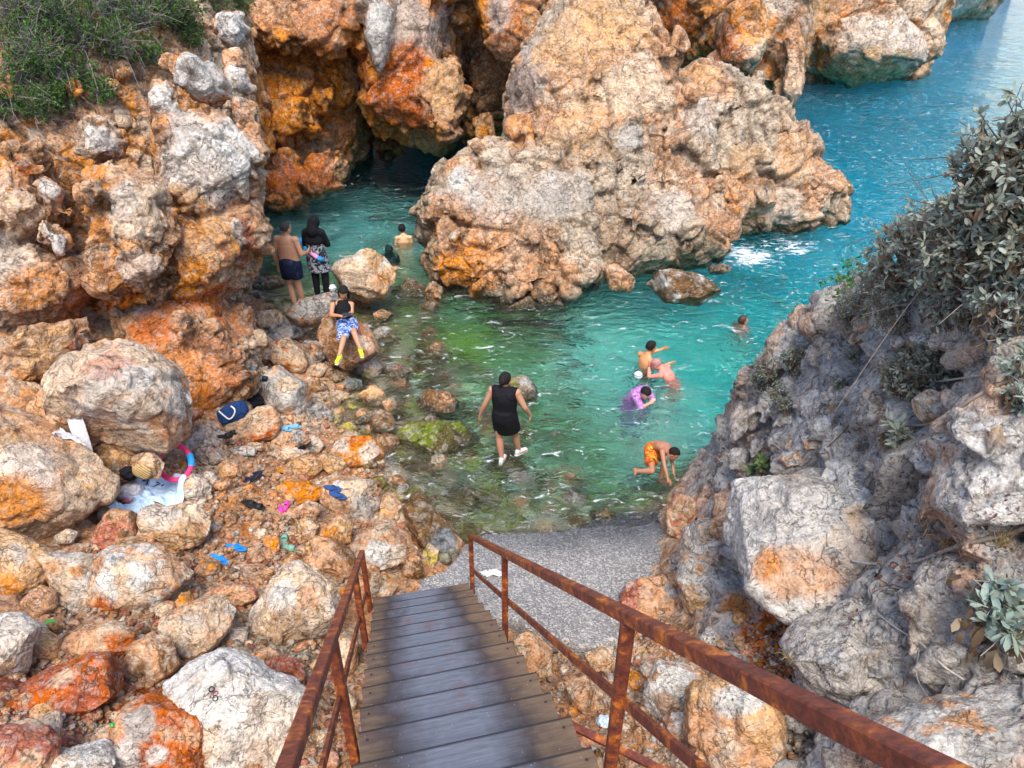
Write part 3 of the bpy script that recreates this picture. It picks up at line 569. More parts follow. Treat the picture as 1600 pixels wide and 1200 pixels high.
BL = [
 ("big rounded cream boulder resting against the left cliff above the pink ring", [(97,585),(130,545),(175,530),(232,545),(270,580),(287,625),(280,680),(255,708),(225,716),(180,697),(130,682),(100,650),(106,612)], ('cream','pale','tan'), dict(d=9.6,t=.9,patch=[(160,570,40,'rose',.5),(150,650,40,'tan',.7),(230,580,30,'white',.7),(140,640,30,'lgrey',.8)])),
 ("huge sloping tan slab at the left edge under the white plastic bag", [(-90,630),(0,636),(40,648),(90,675),(130,705),(160,745),(162,778),(135,803),(95,838),(50,838),(-60,840),(-120,740)], ('tan','cream','honey'), dict(d=8.9,t=.8,patch=[(60,700,60,'pale',.8),(20,790,40,'orange',.8),(110,740,50,'pale',.6),(120,790,30,'honey',.8)])),
 ("rounded cream boulder cut by the left edge just below the huge slab", [(-40,832),(22,832),(55,855),(78,882),(70,912),(30,940),(-30,950),(-70,890)], ('cream','honey','tan'), dict(patch=[(20,850,30,'pale',.8),(10,920,20,'orange',.8)])),
 ("tall wedge boulder with a knobbly cream top and smooth pale lower face", [(64,862),(100,856),(148,882),(150,925),(140,962),(125,978),(98,948),(82,905)], ('cream','pale','tan'), dict(patch=[(120,895,14,'orange',.7)])),
 ("knobbly boulder with white mineral veins and a red base", [(150,872),(175,855),(235,852),(270,868),(298,895),(270,932),(240,962),(190,974),(150,967),(143,920)], ('cream','tan','lgrey'), dict(patch=[(225,905,22,'white',1),(245,940,14,'white',.9),(210,890,12,'white',.9),(175,955,26,'redorange',.9),(275,890,20,'lgrey',.9)])),
 ("smooth round brown stone wedged in a dark gap", [(36,937),(60,915),(84,925),(87,950),(62,968),(40,952)], ('tan','honey','tan'), dict(am=.35)),
 ("smooth whitish boulder cut by the left edge with cream flank", [(-60,960),(15,954),(40,972),(54,985),(42,1015),(35,1055),(5,1080),(-50,1090),(-80,1020)], ('pale','cream','white'), dict(am=.7,patch=[(20,1060,22,'honey',.8)])),
 ("small honey coloured round stone beside the whitish left edge boulder", [(42,1002),(65,985),(90,1000),(90,1025),(70,1042),(43,1027)], ('honey','tan','cream'), dict(am=.6)),
 ("flat tan boulder with a bright red right end", [(95,1008),(130,976),(190,971),(212,988),(212,1022),(180,1035),(135,1025),(100,1028)], ('tan','cream','tan'), dict(patch=[(190,1010,26,'redorange',1),(150,1045,30,'redorange',.8)])),
 ("rust red crumbly conglomerate block with white chips", [(0,1090),(60,1052),(130,1025),(192,1032),(202,1070),(150,1110),(60,1135),(0,1118)], ('red','redorange','rose'), dict(patch=[(95,1055,20,'cream',.8),(40,1090,14,'cream',.8)])),
 ("pitted brown boulder between the red ended slab and the tan upright stone", [(205,1010),(238,988),(262,1000),(277,1035),(268,1062),(240,1078),(205,1062)], ('tan','brown','cream'), {}),
 ("upright cream boulder with a grey crusted face", [(262,962),(300,940),(345,935),(364,955),(355,990),(330,1015),(300,1042),(275,1038),(260,1000)], ('cream','tan','pale'), {}),
 ("largest whitish boulder left of the handrail with sunglasses on top", [(266,1068),(300,1042),(340,1020),(390,1032),(420,1058),(478,1088),(468,1150),(445,1225),(360,1230),(318,1160),(308,1112),(272,1092)], ('white','pale','lgrey'), dict(patch=[(330,1170,40,'cream',.8),(300,1090,20,'lgrey',.8),(430,1180,40,'cream',.6)])),
 ("red streaked boulder at the bottom edge with grey left flank", [(130,1235),(175,1150),(198,1100),(250,1080),(292,1090),(322,1130),(325,1235)], ('redorange','rose','tan'), dict(patch=[(215,1130,26,'grey',.9),(190,1180,30,'lgrey',.9),(245,1180,14,'white',.8),(300,1125,12,'lgrey',.8)])),
 ("pinkish lumpy boulder in the bottom left corner", [(-50,1145),(40,1135),(88,1162),(85,1235),(-50,1240)], ('rose','cream','tan'), {}),
 ("pale grey low rock at the bottom edge left of the red streaked boulder", [(60,1190),(110,1172),(150,1165),(185,1175),(170,1235),(60,1235)], ('lgrey','cream','grey'), {}),
 ("big pale pointed boulder beside the foot of the left handrail", [(388,985),(398,950),(438,897),(460,882),(500,903),(531,950),(522,985),(480,1006),(420,1020),(393,1008)], ('pale','cream','tan'), dict(patch=[(440,925,25,'white',.8),(450,990,35,'brown',.6),(470,920,12,'brown',.5)])),
 ("squarish pale boulder under the white towel", [(205,820),(222,792),(290,786),(322,800),(330,830),(310,850),(270,864),(232,852)], ('cream','pale','tan'), dict(patch=[(270,850,40,'honey',.9),(300,830,20,'honey',.8),(250,805,25,'pale',.8)],dz=-.1)),
 ("speckled white stone touching the pink ring", [(284,745),(308,738),(330,762),(325,785),(300,787),(280,768)], ('pale','cream','tan'), {}),
 ("small leaf shaped pale stone right of the pink ring", [(318,738),(332,736),(340,750),(334,767),(322,758)], ('pale','cream','honey'), {}),
 ("brown cracked boulder left of the lower handrail end", [(463,858),(490,838),(530,848),(556,870),(550,897),(520,907),(480,892)], ('tan','brown','honey'), {}),
 ("flat topped speckled boulder carrying navy flip flops", [(503,760),(530,744),(598,752),(600,785),(582,815),(560,823),(520,802),(502,782)], ('tan','cream','pale'), dict(patch=[(570,800,25,'grey',.9),(530,800,20,'brown',.5)])),
 ("rounded orange cream stone right of the flip flop boulder", [(592,790),(602,770),(615,770),(628,790),(620,812),(595,816)], ('honey','cream','tan'), {}),
 ("long wet dark brown boulder lying half in the water by the slab", [(622,790),(660,778),(690,808),(722,845),(730,868),(700,874),(665,862),(638,830)], ('brown','umber','tan'), dict(patch=[(700,850,22,'slate',.8)])),
 ("white faced block in front of the wet brown boulder", [(553,850),(572,828),(600,814),(632,820),(657,850),(645,882),(600,903),(562,888)], ('tan','cream','pale'), dict(patch=[(590,865,20,'white',1),(620,870,16,'pale',.9)])),
 ("small pointed yellow stone between wet boulder and concrete slab", [(657,868),(670,848),(686,860),(684,882),(668,888)], ('yellow','cream','yellow'), dict(am=.7)),
 ("small greenish stone tucked against the concrete slab", [(682,864),(700,864),(710,878),(692,888)], ('slate','olive','grey'), {}),
 ("rusty brown upright stone left of the concrete slab", [(628,892),(638,868),(655,868),(662,895),(648,909),(630,906)], ('tan','brown','honey'), {}),
 ("rounded orange and white pebbled boulder at the water edge", [(513,705),(540,680),(580,684),(599,705),(597,727),(562,739),(525,730)], ('orange','cream','redorange'), dict(patch=[(530,692,16,'pale',.9),(580,705,18,'pale',.8)])),
 ("egg shaped tan boulder left of the orange and white one", [(447,727),(470,709),(500,712),(507,730),(482,751),(452,744)], ('honey','tan','honey'), dict(am=.6)),
 ("angular tan stone wedged between the egg shaped and orange boulders", [(493,716),(513,705),(540,724),(537,741),(508,747)], ('honey','cream','tan'), {}),
 ("flat rust orange boulder in the red earth", [(433,762),(458,745),(505,760),(507,780),(470,787),(440,780)], ('orange','orange','redorange'), {}),
 ("orange topped angular stone right of the pink clogs", [(498,832),(530,804),(550,810),(548,845),(530,862),(505,848)], ('honey','orange','cream'), {}),
 ("pale brown stone behind the pink clogs", [(452,800),(482,782),(505,792),(500,808),(470,812)], ('tan','cream','tan'), {}),
 ("tan rounded stone between the orange topped and brown cracked boulders", [(455,820),(478,808),(498,822),(492,838),(465,842)], ('cream','honey','tan'), {}),
 ("red ended tan boulder carrying the navy duffel bag", [(340,692),(350,655),(400,638),(430,634),(438,660),(432,682),(392,694),(355,708)], ('tan','cream','grey'), dict(patch=[(410,682,20,'redorange',1),(400,660,20,'cream',.8)],dz=.1)),
 ("flat grey gritty ledge below the pair of slate flip flops", [(392,592),(430,568),(480,598),(487,640),(460,652),(430,640),(398,622)], ('grey','lgrey','tan'), dict(patch=[(470,655,20,'orange',.8),(450,600,15,'cream',.8)],am=.6)),
 ("squat grey stone under the light blue slides", [(420,690),(440,665),(475,668),(485,690),(462,702),(430,703)], ('tan','grey','brown'), {}),
 ("honey boulder with a white streak at the top of the path", [(375,537),(385,520),(405,519),(442,546),(436,561),(410,573),(383,566)], ('honey','cream','tan'), dict(patch=[(425,555,14,'pale',.9)])),
 ("rust red and cream stone right of the honey boulder", [(423,567),(428,537),(450,527),(476,550),(486,575),(470,587),(442,582)], ('cream','orange','redorange'), {}),
 ("pale pitted stone at the back of the path near the dark pool", [(383,502),(410,486),(446,490),(442,511),(402,522)], ('cream','tan','grey'), {}),
 ("white and black mottled stone in front of the standing slab", [(418,516),(440,502),(472,511),(471,526),(441,541),(421,536)], ('white','dgrey','pale'), {}),
 ("flat grey gritty slab on which the couple stand", [(446,492),(470,468),(524,456),(534,478),(512,500),(488,510),(456,507)], ('grey','tan','grey'), dict(t=.35,am=.5,d=15.0)),
 ("big angular sunlit boulder behind the seated girl", [(517,422),(525,411),(570,386),(600,400),(626,426),(628,450),(600,467),(570,473),(545,461),(530,440)], ('cream','honey','pale'), dict(d=16.3,patch=[(600,440,20,'orange',.5)])),
 ("brown pointed rock right of the big sunlit boulder", [(613,462),(640,431),(665,450),(682,472),(655,487),(620,483)], ('brown','tan','umber'), {}),
 ("rough reddish boulder the girl leans on", [(498,505),(516,486),(548,494),(577,520),(590,547),(570,562),(545,577),(515,567),(503,540)], ('tan','brown','rose'), dict(d=14.2,t=.5,patch=[(570,530,18,'pale',.7)])),
 ("square white block under the girl's lime shoe", [(552,556),(582,552),(599,575),(591,597),(565,604),(553,592)], ('pale','white','cream'), dict(patch=[(570,595,14,'yellow',.6)])),
 ("smooth grey stone beside the square white block", [(528,602),(545,590),(566,594),(573,612),(547,618)], ('slate','grey','olive'), dict(am=.6)),
 ("dark brown stone under the girl's left shoe", [(500,588),(515,572),(545,572),(555,588),(535,598),(512,600)], ('brown','umber','tan'), {}),
 ("ragged tan stone left of the dark shoe stone", [(455,612),(475,588),(505,590),(512,608),(490,622)], ('tan','brown','cream'), {}),
 ("knobbly grey stone between the path and the girl's boulder", [(462,552),(478,532),(500,535),(510,560),(492,576),(470,572)], ('grey','brown','tan'), {}),
 ("ragged cream rock at the waterline above the grey ledge", [(478,585),(500,565),(515,572),(505,592)], ('cream','tan','grey'), {}),
 ("low cream stone below the light blue slides", [(420,706),(450,698),(478,705),(470,718),(440,722)], ('cream','pale','orange'), {}),
 ("pale lump beside the grey water edge stone", [(470,690),(490,680),(508,695),(500,708),(478,707)], ('cream','grey','pale'), {}),
 ("flat grey paving like stone below the duffel bag boulder", [(352,702),(385,695),(405,700),(400,712),(365,716)], ('grey','lgrey','tan'), dict(am=.4)),
 ("pale slanted slab leaning beside the path above the black sandals", [(305,700),(325,668),(340,690),(358,728),(340,738),(315,728)], ('pale','cream','rose'), {}),
 ("brown faceted stone between blue flip flops and towel boulder", [(300,890),(322,872),(348,880),(342,898),(318,906)], ('brown','tan','orange'), {}),
 ("mauve flat rock in the middle of the lower bank", [(310,925),(345,910),(395,918),(402,935),(380,955),(350,952)], ('rose','tan','grey'), dict(patch=[(350,930,30,'tan',.8)])),
 ("dark red cracked stone right of the largest whitish boulder", [(400,1040),(435,1026),(470,1035),(480,1060),(450,1078),(415,1062)], ('rose','red','tan'), {}),
 ("tan upright stone behind the left handrail", [(515,1015),(540,985),(560,1000),(555,1045),(530,1065),(512,1045)], ('tan','cream','honey'), {}),
 ("pale stone under the left mid rail near the bottom treads", [(575,900),(600,895),(622,915),(608,938),(580,930)], ('cream','orange','pale'), {}),
 ("smooth tan stone near the left edge behind the slab", [(45,640),(70,605),(98,625),(92,655),(60,662)], ('honey','tan','honey'), dict(d=9.6,am=.5)),
 ("rose brown rock between the huge slab and the towel boulder", [(145,830),(175,795),(210,800),(215,840),(180,862),(150,850)], ('rose','tan','brown'), {}),
 ("angular pale chip stone below the huge slab", [(85,838),(105,826),(122,832),(112,850),(92,850)], ('pale','cream','pale'), dict(am=.5)),
 ("broad brown stone above the white veined boulder", [(165,858),(190,838),(240,842),(245,860),(210,870),(178,868)], ('tan','brown','cream'), {}),
 ("peach triangular stone right of the white veined boulder", [(270,945),(290,918),(305,945),(290,962),(262,975)], ('orange','honey','cream'), {}),
 ("small white chip boulder on the red conglomerate", [(62,1095),(75,1082),(88,1090),(80,1105),(66,1108)], ('white','pale','cream'), dict(am=.6)),
 ("grey brown stone in front of the whitish left edge boulder", [(110,1040),(140,1022),(170,1035),(160,1062),(120,1068)], ('rose','cream','tan'), {}),
 ("tan boulder wedged right of the ring under the conglomerate apron", [(335,735),(352,718),(375,726),(378,745),(355,755)], ('honey','tan','cream'), {}),
 ("large dark boulder beneath the big rounded cream boulder", [(130,690),(170,685),(215,715),(210,750),(170,760),(140,735)], ('brown','tan','honey'), dict(d=9.7)),
 ("honey block between the big cream boulder and the pink ring", [(205,712),(240,706),(255,725),(248,748),(215,745)], ('honey','cream','tan'), dict(d=9.5)),
]
for lab, pts, cols, k in BL: boulder(lab, pts, cols, group=LB, **k)
WL = [
 ("broad flat green algae slab beside the woman in the black dress", [(621,674),(640,659),(730,659),(764,690),(742,714),(680,722),(650,710),(628,692)], ('green','olive','green'), dict(d=13.0,t=.42,am=.6,patch=[(700,690,30,'umber',.7)])),
 ("brown pitted rock standing in the shallows left of the woman", [(650,622),(665,607),(700,614),(727,635),(716,650),(690,649),(655,637)], ('brown','tan','umber'), {}),
 ("moss topped rock behind the woman's shoulders", [(786,600),(800,590),(822,587),(846,613),(836,632),(800,636)], ('mud','olive','grey'), dict(d='water')),
 ("amber orange rock near the square white block", [(559,617),(580,602),(600,610),(607,626),(590,641),(565,633)], ('honey','orange','yellow'), {}),
 ("hollowed grey brown rock below the amber one", [(574,652),(590,638),(612,645),(623,665),(602,684),(577,672)], ('brown','grey','umber'), {}),
 ("pale mottled rock between the amber and hollowed rocks", [(595,628),(612,618),(625,630),(620,648),(600,645)], ('tan','mud','olive'), {}),
 ("yellow pebble rock nearest the dark water edge stone", [(526,667),(548,659),(562,670),(551,681),(530,679)], ('yellow','mud','yellow'), {}),
 ("smaller yellow stone right of the yellow pebble rock", [(552,655),(568,648),(580,654),(572,664),(556,664)], ('yellow','mud','olive'), {}),
 ("dark grey cracked rock at the edge of the still puddle", [(479,642),(500,629),(520,644),(523,666),(500,673),(481,661)], ('dgrey','grey','brown'), {}),
 ("submerged brown stepping rock under the woman's white shoe", [(722,752),(760,722),(800,716),(828,722),(822,752),(790,772),(745,775)], ('umber','olive','brown'), dict(t=.25,am=.5,dz=.35)),
 ("drowned rock with a pale top by the upper end of the slab", [(918,805),(950,794),(970,812),(950,828),(922,822)], ('olive','mud','cream'), {}),
 ("lone tan rock at the foot of the big sea rock", [(942,418),(955,410),(972,418),(992,440),(985,456),(955,453)], ('tan','cream','brown'), dict(d=17.0)),
 ("low craggy dark rock with bleached crest off the big sea rock", [(1008,440),(1020,425),(1052,421),(1100,434),(1131,463),(1100,478),(1040,472)], ('brown','umber','lgrey'), dict(d=16.6,t=.5)),
 ("small black reef just breaking the surface in the channel", [(1103,417),(1128,411),(1150,419),(1130,429),(1110,427)], ('umber','dgrey','umber'), dict(d=18.4)),
 ("dark wedge rock at the seaward tip of the big sea rock", [(1290,278),(1305,265),(1328,290),(1328,312),(1305,322)], ('brown','umber','cream'), dict(d=22.2)),
 ("flat stone lying under water left of the green slab", [(640,560),(670,548),(705,556),(700,574),(660,578)], ('mud','olive','cream'), {}),
 ("round drowned green boulder in the middle of the pool", [(872,560),(890,545),(918,552),(922,575),(895,584)], ('green','umber','olive'), {}),
 ("pair like left drowned green boulder near the outcrop", [(762,520),(778,508),(800,514),(802,530),(778,536)], ('umber','green','olive'), {}),
 ("drowned green boulder right of the previous near the outcrop foot", [(805,522),(825,512),(855,520),(860,540),(828,546)], ('umber','green','olive'), {}),
 ("mossy cobble between the girl and the pool", [(582,490),(600,482),(618,490),(612,504),(590,506)], ('tan','olive','mud'), {}),
 ("pale green drowned stone in front of the mossy cobble", [(590,528),(612,520),(628,530),(618,546),(596,544)], ('mud','green','cream'), {}),
 ("grey slab stone drowned below the outcrop's brown neighbour", [(575,508),(595,504),(605,515),(588,522)], ('tan','olive','brown'), {}),
 ("yellowish drowned stone in the green shallows", [(708,568),(722,560),(735,568),(728,580),(712,580)], ('yellow','yellow','green'), {}),
 ("long mauve stone at the surface right of the square white block", [(600,572),(625,566),(645,578),(632,592),(605,590)], ('rose','grey','brown'), {}),
 ("dark low rock just above the green slab", [(655,658),(668,648),(690,654),(688,662),(665,664)], ('umber','dgrey','brown'), {}),
 ("broad drowned ledge below the green slab", [(690,780),(730,760),(770,775),(760,800),(710,805)], ('mud','slate','brown'), dict(t=.2)),
 ("left dark drowned rock of the green cove under the couple", [(420,415),(450,405),(470,418),(450,432),(425,428)], ('umber','olive','umber'), dict(dz=.1)),
 ("dark drowned rock near the man's elbow", [(395,440),(430,425),(448,445),(425,462),(395,458)], ('umber','brown','olive'), {}),
 ("drowned boulder beside the hooded swimmer", [(570,372),(592,362),(612,372),(600,384),(575,384)], ('umber','olive','umber'), {}),
 ("small cobble at the left foot of the sea rock", [(662,450),(680,438),(692,450),(688,468),(668,468)], ('tan','umber','brown'), dict(d=17)),
 ("second dark cobble against the sea rock's left foot", [(655,478),(675,466),(690,475),(680,490),(660,488)], ('umber','brown','umber'), {}),
 ("tan cobble half out of the water below the brown pointed rock", [(548,470),(568,462),(582,475),(570,492),(552,488)], ('mud','tan','olive'), {}),
]
for lab, pts, cols, k in WL:
    if not any(x in lab for x in ('drowned', 'submerged', 'under water')) and 'd' not in k: k = dict(k, d='water')
    boulder(lab, pts, cols, group=WR, name='rock', cat='rock', **k)
RL = [
 ("enormous grey boulder overhanging red earth on the right slope", [(1112,800),(1150,757),(1220,741),(1330,747),(1440,768),(1470,800),(1445,872),(1385,932),(1290,942),(1205,957),(1150,905),(1120,855)], ('lgrey','grey','cream'), dict(d=6.95,t=.7,tv=.0024,tu=-.0006,patch=[(1250,900,60,'tan',.8),(1180,880,40,'orange',.7),(1350,880,50,'brown',.5),(1375,790,20,'cream',.9),(1230,780,60,'lgrey',.8),(1400,800,40,'lgrey',.8)])),
 ("large pale boulder behind the near right handrail with tan lower half", [(1078,1110),(1095,1070),(1170,1058),(1235,1105),(1262,1180),(1240,1240),(1085,1240)], ('tan','honey','cream'), dict(patch=[(1110,1080,40,'lgrey',1),(1160,1075,40,'lgrey',1),(1110,1140,20,'pale',.8)])),
 ("white faced boulder just right of the big rail post", [(1006,1082),(1028,1036),(1075,1032),(1105,1058),(1090,1110),(1040,1122),(1010,1115)], ('lgrey','white','tan'), dict(patch=[(1040,1100,18,'tan',.7)])),
 ("small pale stone under the white faced boulder", [(1038,1132),(1052,1115),(1085,1120),(1083,1148),(1050,1160)], ('pale','tan','lgrey'), {}),
 ("speckled boulder between the stairs and the big rail post", [(882,1070),(915,1054),(950,1088),(962,1112),(935,1125),(898,1103)], ('tan','cream','brown'), {}),
 ("tan boulder under the edge of the slab beside the upper treads", [(800,1002),(828,988),(862,1015),(862,1058),(825,1060),(802,1032)], ('cream','tan','honey'), {}),
 ("rough rose brown boulder at the right end of the concrete slab", [(962,930),(985,905),(1040,898),(1078,945),(1062,985),(1005,978),(966,958)], ('tan','rose','grey'), {}),
 ("block with grey crust and orange underside left of the enormous boulder", [(1055,905),(1075,860),(1115,870),(1125,930),(1110,968),(1075,955)], ('grey','lgrey','tan'), dict(patch=[(1090,950,30,'honey',.9)])),
 ("stacked honey blocks at the water corner behind the boy's hands", [(1040,800),(1062,765),(1090,770),(1092,815),(1065,840),(1045,832)], ('tan','cream','rose'), {}),
 ("dark wedge block just below the stacked honey blocks", [(1070,850),(1085,815),(1120,810),(1125,855),(1100,880)], ('grey','dgrey','tan'), {}),
 ("pale rock half buried under the slab's broken lower edge", [(912,1020),(940,1012),(965,1030),(955,1058),(925,1050)], ('cream','tan','honey'), {}),
 ("pale flat block under the broken slab edge nearer the stairs", [(868,1005),(890,998),(915,1012),(908,1035),(880,1030)], ('cream','grey','tan'), {}),
 ("crumbling grey lump in the leaf litter near the rail", [(1090,1000),(1108,982),(1135,985),(1130,1010),(1105,1020)], ('lgrey','grey','pale'), {}),
 ("small orange stone beneath the enormous boulder", [(1142,968),(1155,955),(1172,962),(1168,978),(1150,980)], ('honey','orange','cream'), dict(am=.5)),
 ("honeycombed grey outcrop block right of the handrail", [(1225,1020),(1260,985),(1320,960),(1400,980),(1410,1050),(1340,1080),(1260,1075)], ('grey','bgrey','dgrey'), dict(t=.45)),
 ("layered pale ledge in the bottom right corner", [(1375,1150),(1440,1120),(1560,1100),(1660,1150),(1640,1240),(1450,1240)], ('lgrey','grey','tan'), dict(t=.4)),
 ("bright cream stone set in the grey slope above the enormous boulder", [(1428,625),(1450,608),(1485,620),(1492,650),(1465,668),(1435,655)], ('cream','pale','honey'), dict(dz=-.03,am=.5)),
 ("small split grey stone on the slope left of the green rosette", [(1245,680),(1275,672),(1302,685),(1290,702),(1255,704)], ('lgrey','tan','grey'), {}),
 ("slim tan stone lying under the split grey stone", [(1215,715),(1245,703),(1282,712),(1270,730),(1230,732)], ('lgrey','tan','cream'), {}),
]
for lab, pts, cols, k in RL: boulder(lab, pts, cols, group=RB, **k)
print('boulders', NB_[0], round(time.time()-T0, 1))
# ---- countable small loose stones (each its own object) and uncountable gravel
def scatter_pt(R, reg):
    for _ in range(200):
        u0, v0, u1, v1 = reg; u, v = R.uniform(u0, u1), R.uniform(v0, v1); d = gd(u, v); p = P(u, v, d); yield u, v, d, p
CUT = (' with ', ' cut ', ' below ', ' resting ', ' at ', ' wedged ', ' beside ', ' between ', ' under ', ' left ', ' right ', ' in ', ' lying ', ' behind ', ' tucked ', ' on ', ' standing ', ' near ', ' the ', ' touching ', ' against ', ' carrying ', ' above ', ' of ', ' by ', ' to ', ' off ', ' just ', ' half ', ' nearest ', ' from ', ' set ', ' overhanging ', ' and ', ' leaning ', ' breaking ', ' topmost ')
def short(l):
    k = min([l.find(c) for c in CUT if l.find(c) > 0]+[len(l)]); return l[:k]
_ph = [short(a[2]) for a in ANC]; ANC2 = [(a[0], a[1], w_) for a, w_ in zip(ANC, _ph) if _ph.count(w_) == 1 and len(w_.split()) > 1]
CN = dict(tan='tan', honey='honey coloured', cream='cream', orange='orange', rose='rosy', brown='brown', mud='grey brown', umber='dark brown', grey='grey', pale='pale', olive='olive'); USED = set()
def unique_label(u, v, r, ca, place):
    sz = 'tiny' if r < .065 else 'small' if r < .085 else 'fist sized' if r < .11 else 'melon sized' if r < .15 else 'larger'
    for a in sorted(ANC2, key=lambda a: (a[0]-u)**2+(a[1]-v)**2)[:14]:
        du, dv = u-a[0], v-a[1]; dr_ = ('right of' if du > 0 else 'left of') if abs(du) > abs(dv)*1.2 else ('in front of' if dv > 0 else 'behind')
        l = '%s %s %s %s the %s' % (sz, CN[ca], place, dr_, a[2])
        if l not in USED and len(l.split()) <= 16: USED.add(l); return l
    return l
R = random.Random(99); protos = []
for k in range(6):
    V, F = ico(4); s = 900+k*13
    D = V*np.array([1, R.uniform(.65, .95), R.uniform(.5, .8)]); N = V
    rl, inf = relief(D, [(1.1, .2), (.45, .08), (.2, .03)], s); D = D+N*rl[:, None]
    protos.append((D, F, inf[-1][0], s))
slots = []; palr = [('tan', 'cream'), ('honey', 'tan'), ('cream', 'pale'), ('orange', 'tan'), ('rose', 'tan'), ('tan', 'brown')]
def stones(n, reg, rmin, rmax, wet, label, group, ok, near=False):
    k = 0; tries = 0
    while k < n and tries < n*30:
        tries += 1; u, v = R.uniform(reg[0], reg[2]), R.uniform(reg[1], reg[3])
        if not ok(u, v): continue
        d = gd(u, v); p = P(u, v, d); r = R.uniform(0, 1)**1.8*(rmax-rmin)+rmin
        if any((p[0]-q[0])**2+(p[1]-q[1])**2 < (.8*(r+q[3]))**2 for q in slots): continue
        slots.append((p[0], p[1], p[2], r)); D, F, ci, s = protos[R.randrange(6)]
        ca, cb = R.choice(palr) if not wet else R.choice([('mud', 'olive'), ('brown', 'tan'), ('tan', 'mud'), ('umber', 'olive'), ('grey', 'brown')])
        cl = mixc(np.tile(C_(ca), (len(D), 1)), C_(cb), sstep(fbm(D*1.3+k, 3, s), -.1, .3))*(.85+.3*ci)[:, None]
        a = R.uniform(0, 6.28); Q = np.array(Matrix.Rotation(a, 3, 'Z')@Matrix.Rotation(R.uniform(-.5, .5), 3, 'X'))
        o = mesh_obj('stone', D@Q.T*r, F, M['rocknear'] if d < 9 else M['rock'], col=cl); o.location = (p[0], p[1], p[2]+r*.25)
        tag(o, unique_label(u, v, r, ca, label), 'stone', group); k += 1
def bank(u, v):
    return (v > 590 or u < 470) and u < 560+(v-600)*.3 and not (u > 540 and v > 900) and u > 250-(v-740)*2 and v > 480 and u > 360-(v-480)*.6
stones(150, (0, 480, 660, 1195), .05, .17, False, 'rubble stone', 'rubble stones on the left bank', bank)
stones(120, (470, 470, 900, 800), .07, .26, True, 'drowned cobble', 'cobbles under the shallow water', lambda u, v: u > 500 and gz(*P(u, v, gd(u, v))[:2]) < .05)
stones(36, (790, 980, 1200, 1195), .05, .14, False, 'rubble stone', 'rubble stones right of the stairs', lambda u, v: u > 820+(v-1000)*.5)
def gravel(n, reg, ok, rmin, rmax, cols, name):
    V, F = ico(2); V = V[:42]; VV = []; FF = []; CC = []; m = 0; k = 0
    Rn = np.random.RandomState(5+n)
    while k < n:
        u, v = R.uniform(reg[0], reg[2]), R.uniform(reg[1], reg[3])
        if not ok(u, v): continue
        d = gd(u, v); p = P(u, v, d); r = R.uniform(0, 1)**2*(rmax-rmin)+rmin
        D = V*(1+Rn.uniform(-.28, .28, (42, 1)))*np.array([1, R.uniform(.6, 1), R.uniform(.4, .8)]); a = R.uniform(0, 6.28)
        D = D@np.array(Matrix.Rotation(a, 3, 'Z')).T*r+p+np.array([0, 0, r*.3])
        VV.append(D); FF.append(F+m); m += 42; CC.append(np.tile(C_(R.choice(cols))*R.uniform(.5, .95), (42, 1))); k += 1
    return tag(mesh_obj(name, np.concatenate(VV), np.concatenate(FF), M['rocknear'], col=np.concatenate(CC), smooth=False), kind='stuff')
V2, F2 = ico(2)
gravel(5200, (0, 480, 660, 1195), bank, .012, .055, ['tan', 'cream', 'tan', 'rose', 'brown', 'pale', 'tan', 'cream'], 'gravel')
gravel(900, (790, 980, 1250, 1195), lambda u, v: u > 815+(v-1000)*.45, .012, .045, ['tan', 'cream', 'lgrey', 'brown', 'pale'], 'gravel')
gravel(900, (1160, 950, 1310, 1060), lambda u, v: True, .012, .035, ['redorange', 'orange', 'tan', 'redorange'], 'red_gravel')
gravel(1500, (1080, 560, 1600, 1190), lambda u, v: True, .01, .04, ['lgrey', 'grey', 'tan', 'rose'], 'gravel')
print('stones', round(time.time()-T0, 1))
# ------------------------------------------------------------------ concrete ramp slab
mc, ntc, b = mat('gritty_concrete', .8, .35); q = NB(ntc); pos = q.n('ShaderNodeNewGeometry').outputs['Position']
n1, _ = q.noise(pos, 1.6, 5, .6); n2, _ = q.noise(pos, 60, 5, .75)
vo = q.n('ShaderNodeTexVoronoi', i={'Scale': 48}); q.l(pos, vo.inputs['Vector']); sp = q.n('ShaderNodeSeparateColor'); q.l(vo.outputs['Color'], sp.inputs[0])
c = q.ramp(n1, [(.3, (.22, .215, .21)), (.7, (.35, .34, .33))]); c = q.mix(1., c, q.ramp(n2, [(.35, .6), (.5, 1.), (.65, 1.4)]), 'MULTIPLY')
c = q.mix(q.ramp(sp.outputs[0], [(.6, 0.), (.75, .8)]), c, (.62, .57, .52)); c = q.mix(q.ramp(sp.outputs[1], [(.72, 0.), (.85, .8)]), c, (.17, .16, .155))
z = q.n('ShaderNodeSeparateXYZ'); q.l(pos, z.inputs[0]); wetf = q.ramp(q.math('MULTIPLY_ADD', n1, .12, z.outputs[2]), [(.08, 1.), (.3, 0.)])
c = q.mix(wetf, c, q.mix(1., c, (.38, .42, .46), 'MULTIPLY')); q.l(c, b.inputs['Base Color']); q.l(q.ramp(wetf, [(0, .82), (1, .25)]), b.inputs['Roughness'])
bp = q.n('ShaderNodeBump', i={'Strength': .8, 'Distance': .02}); q.l(q.math('MULTIPLY_ADD', vo.outputs['Distance'], -.8, n2), bp.inputs['Height']); q.l(bp.outputs[0], b.inputs['Normal'])
s0, s1 = G(850, 828, .03), G(900, 1005, .62)
def slabz(x, y):      # plane falling toward the water
    return .62+(y-s1[1])*(.03-.62)/(s0[1]-s1[1])
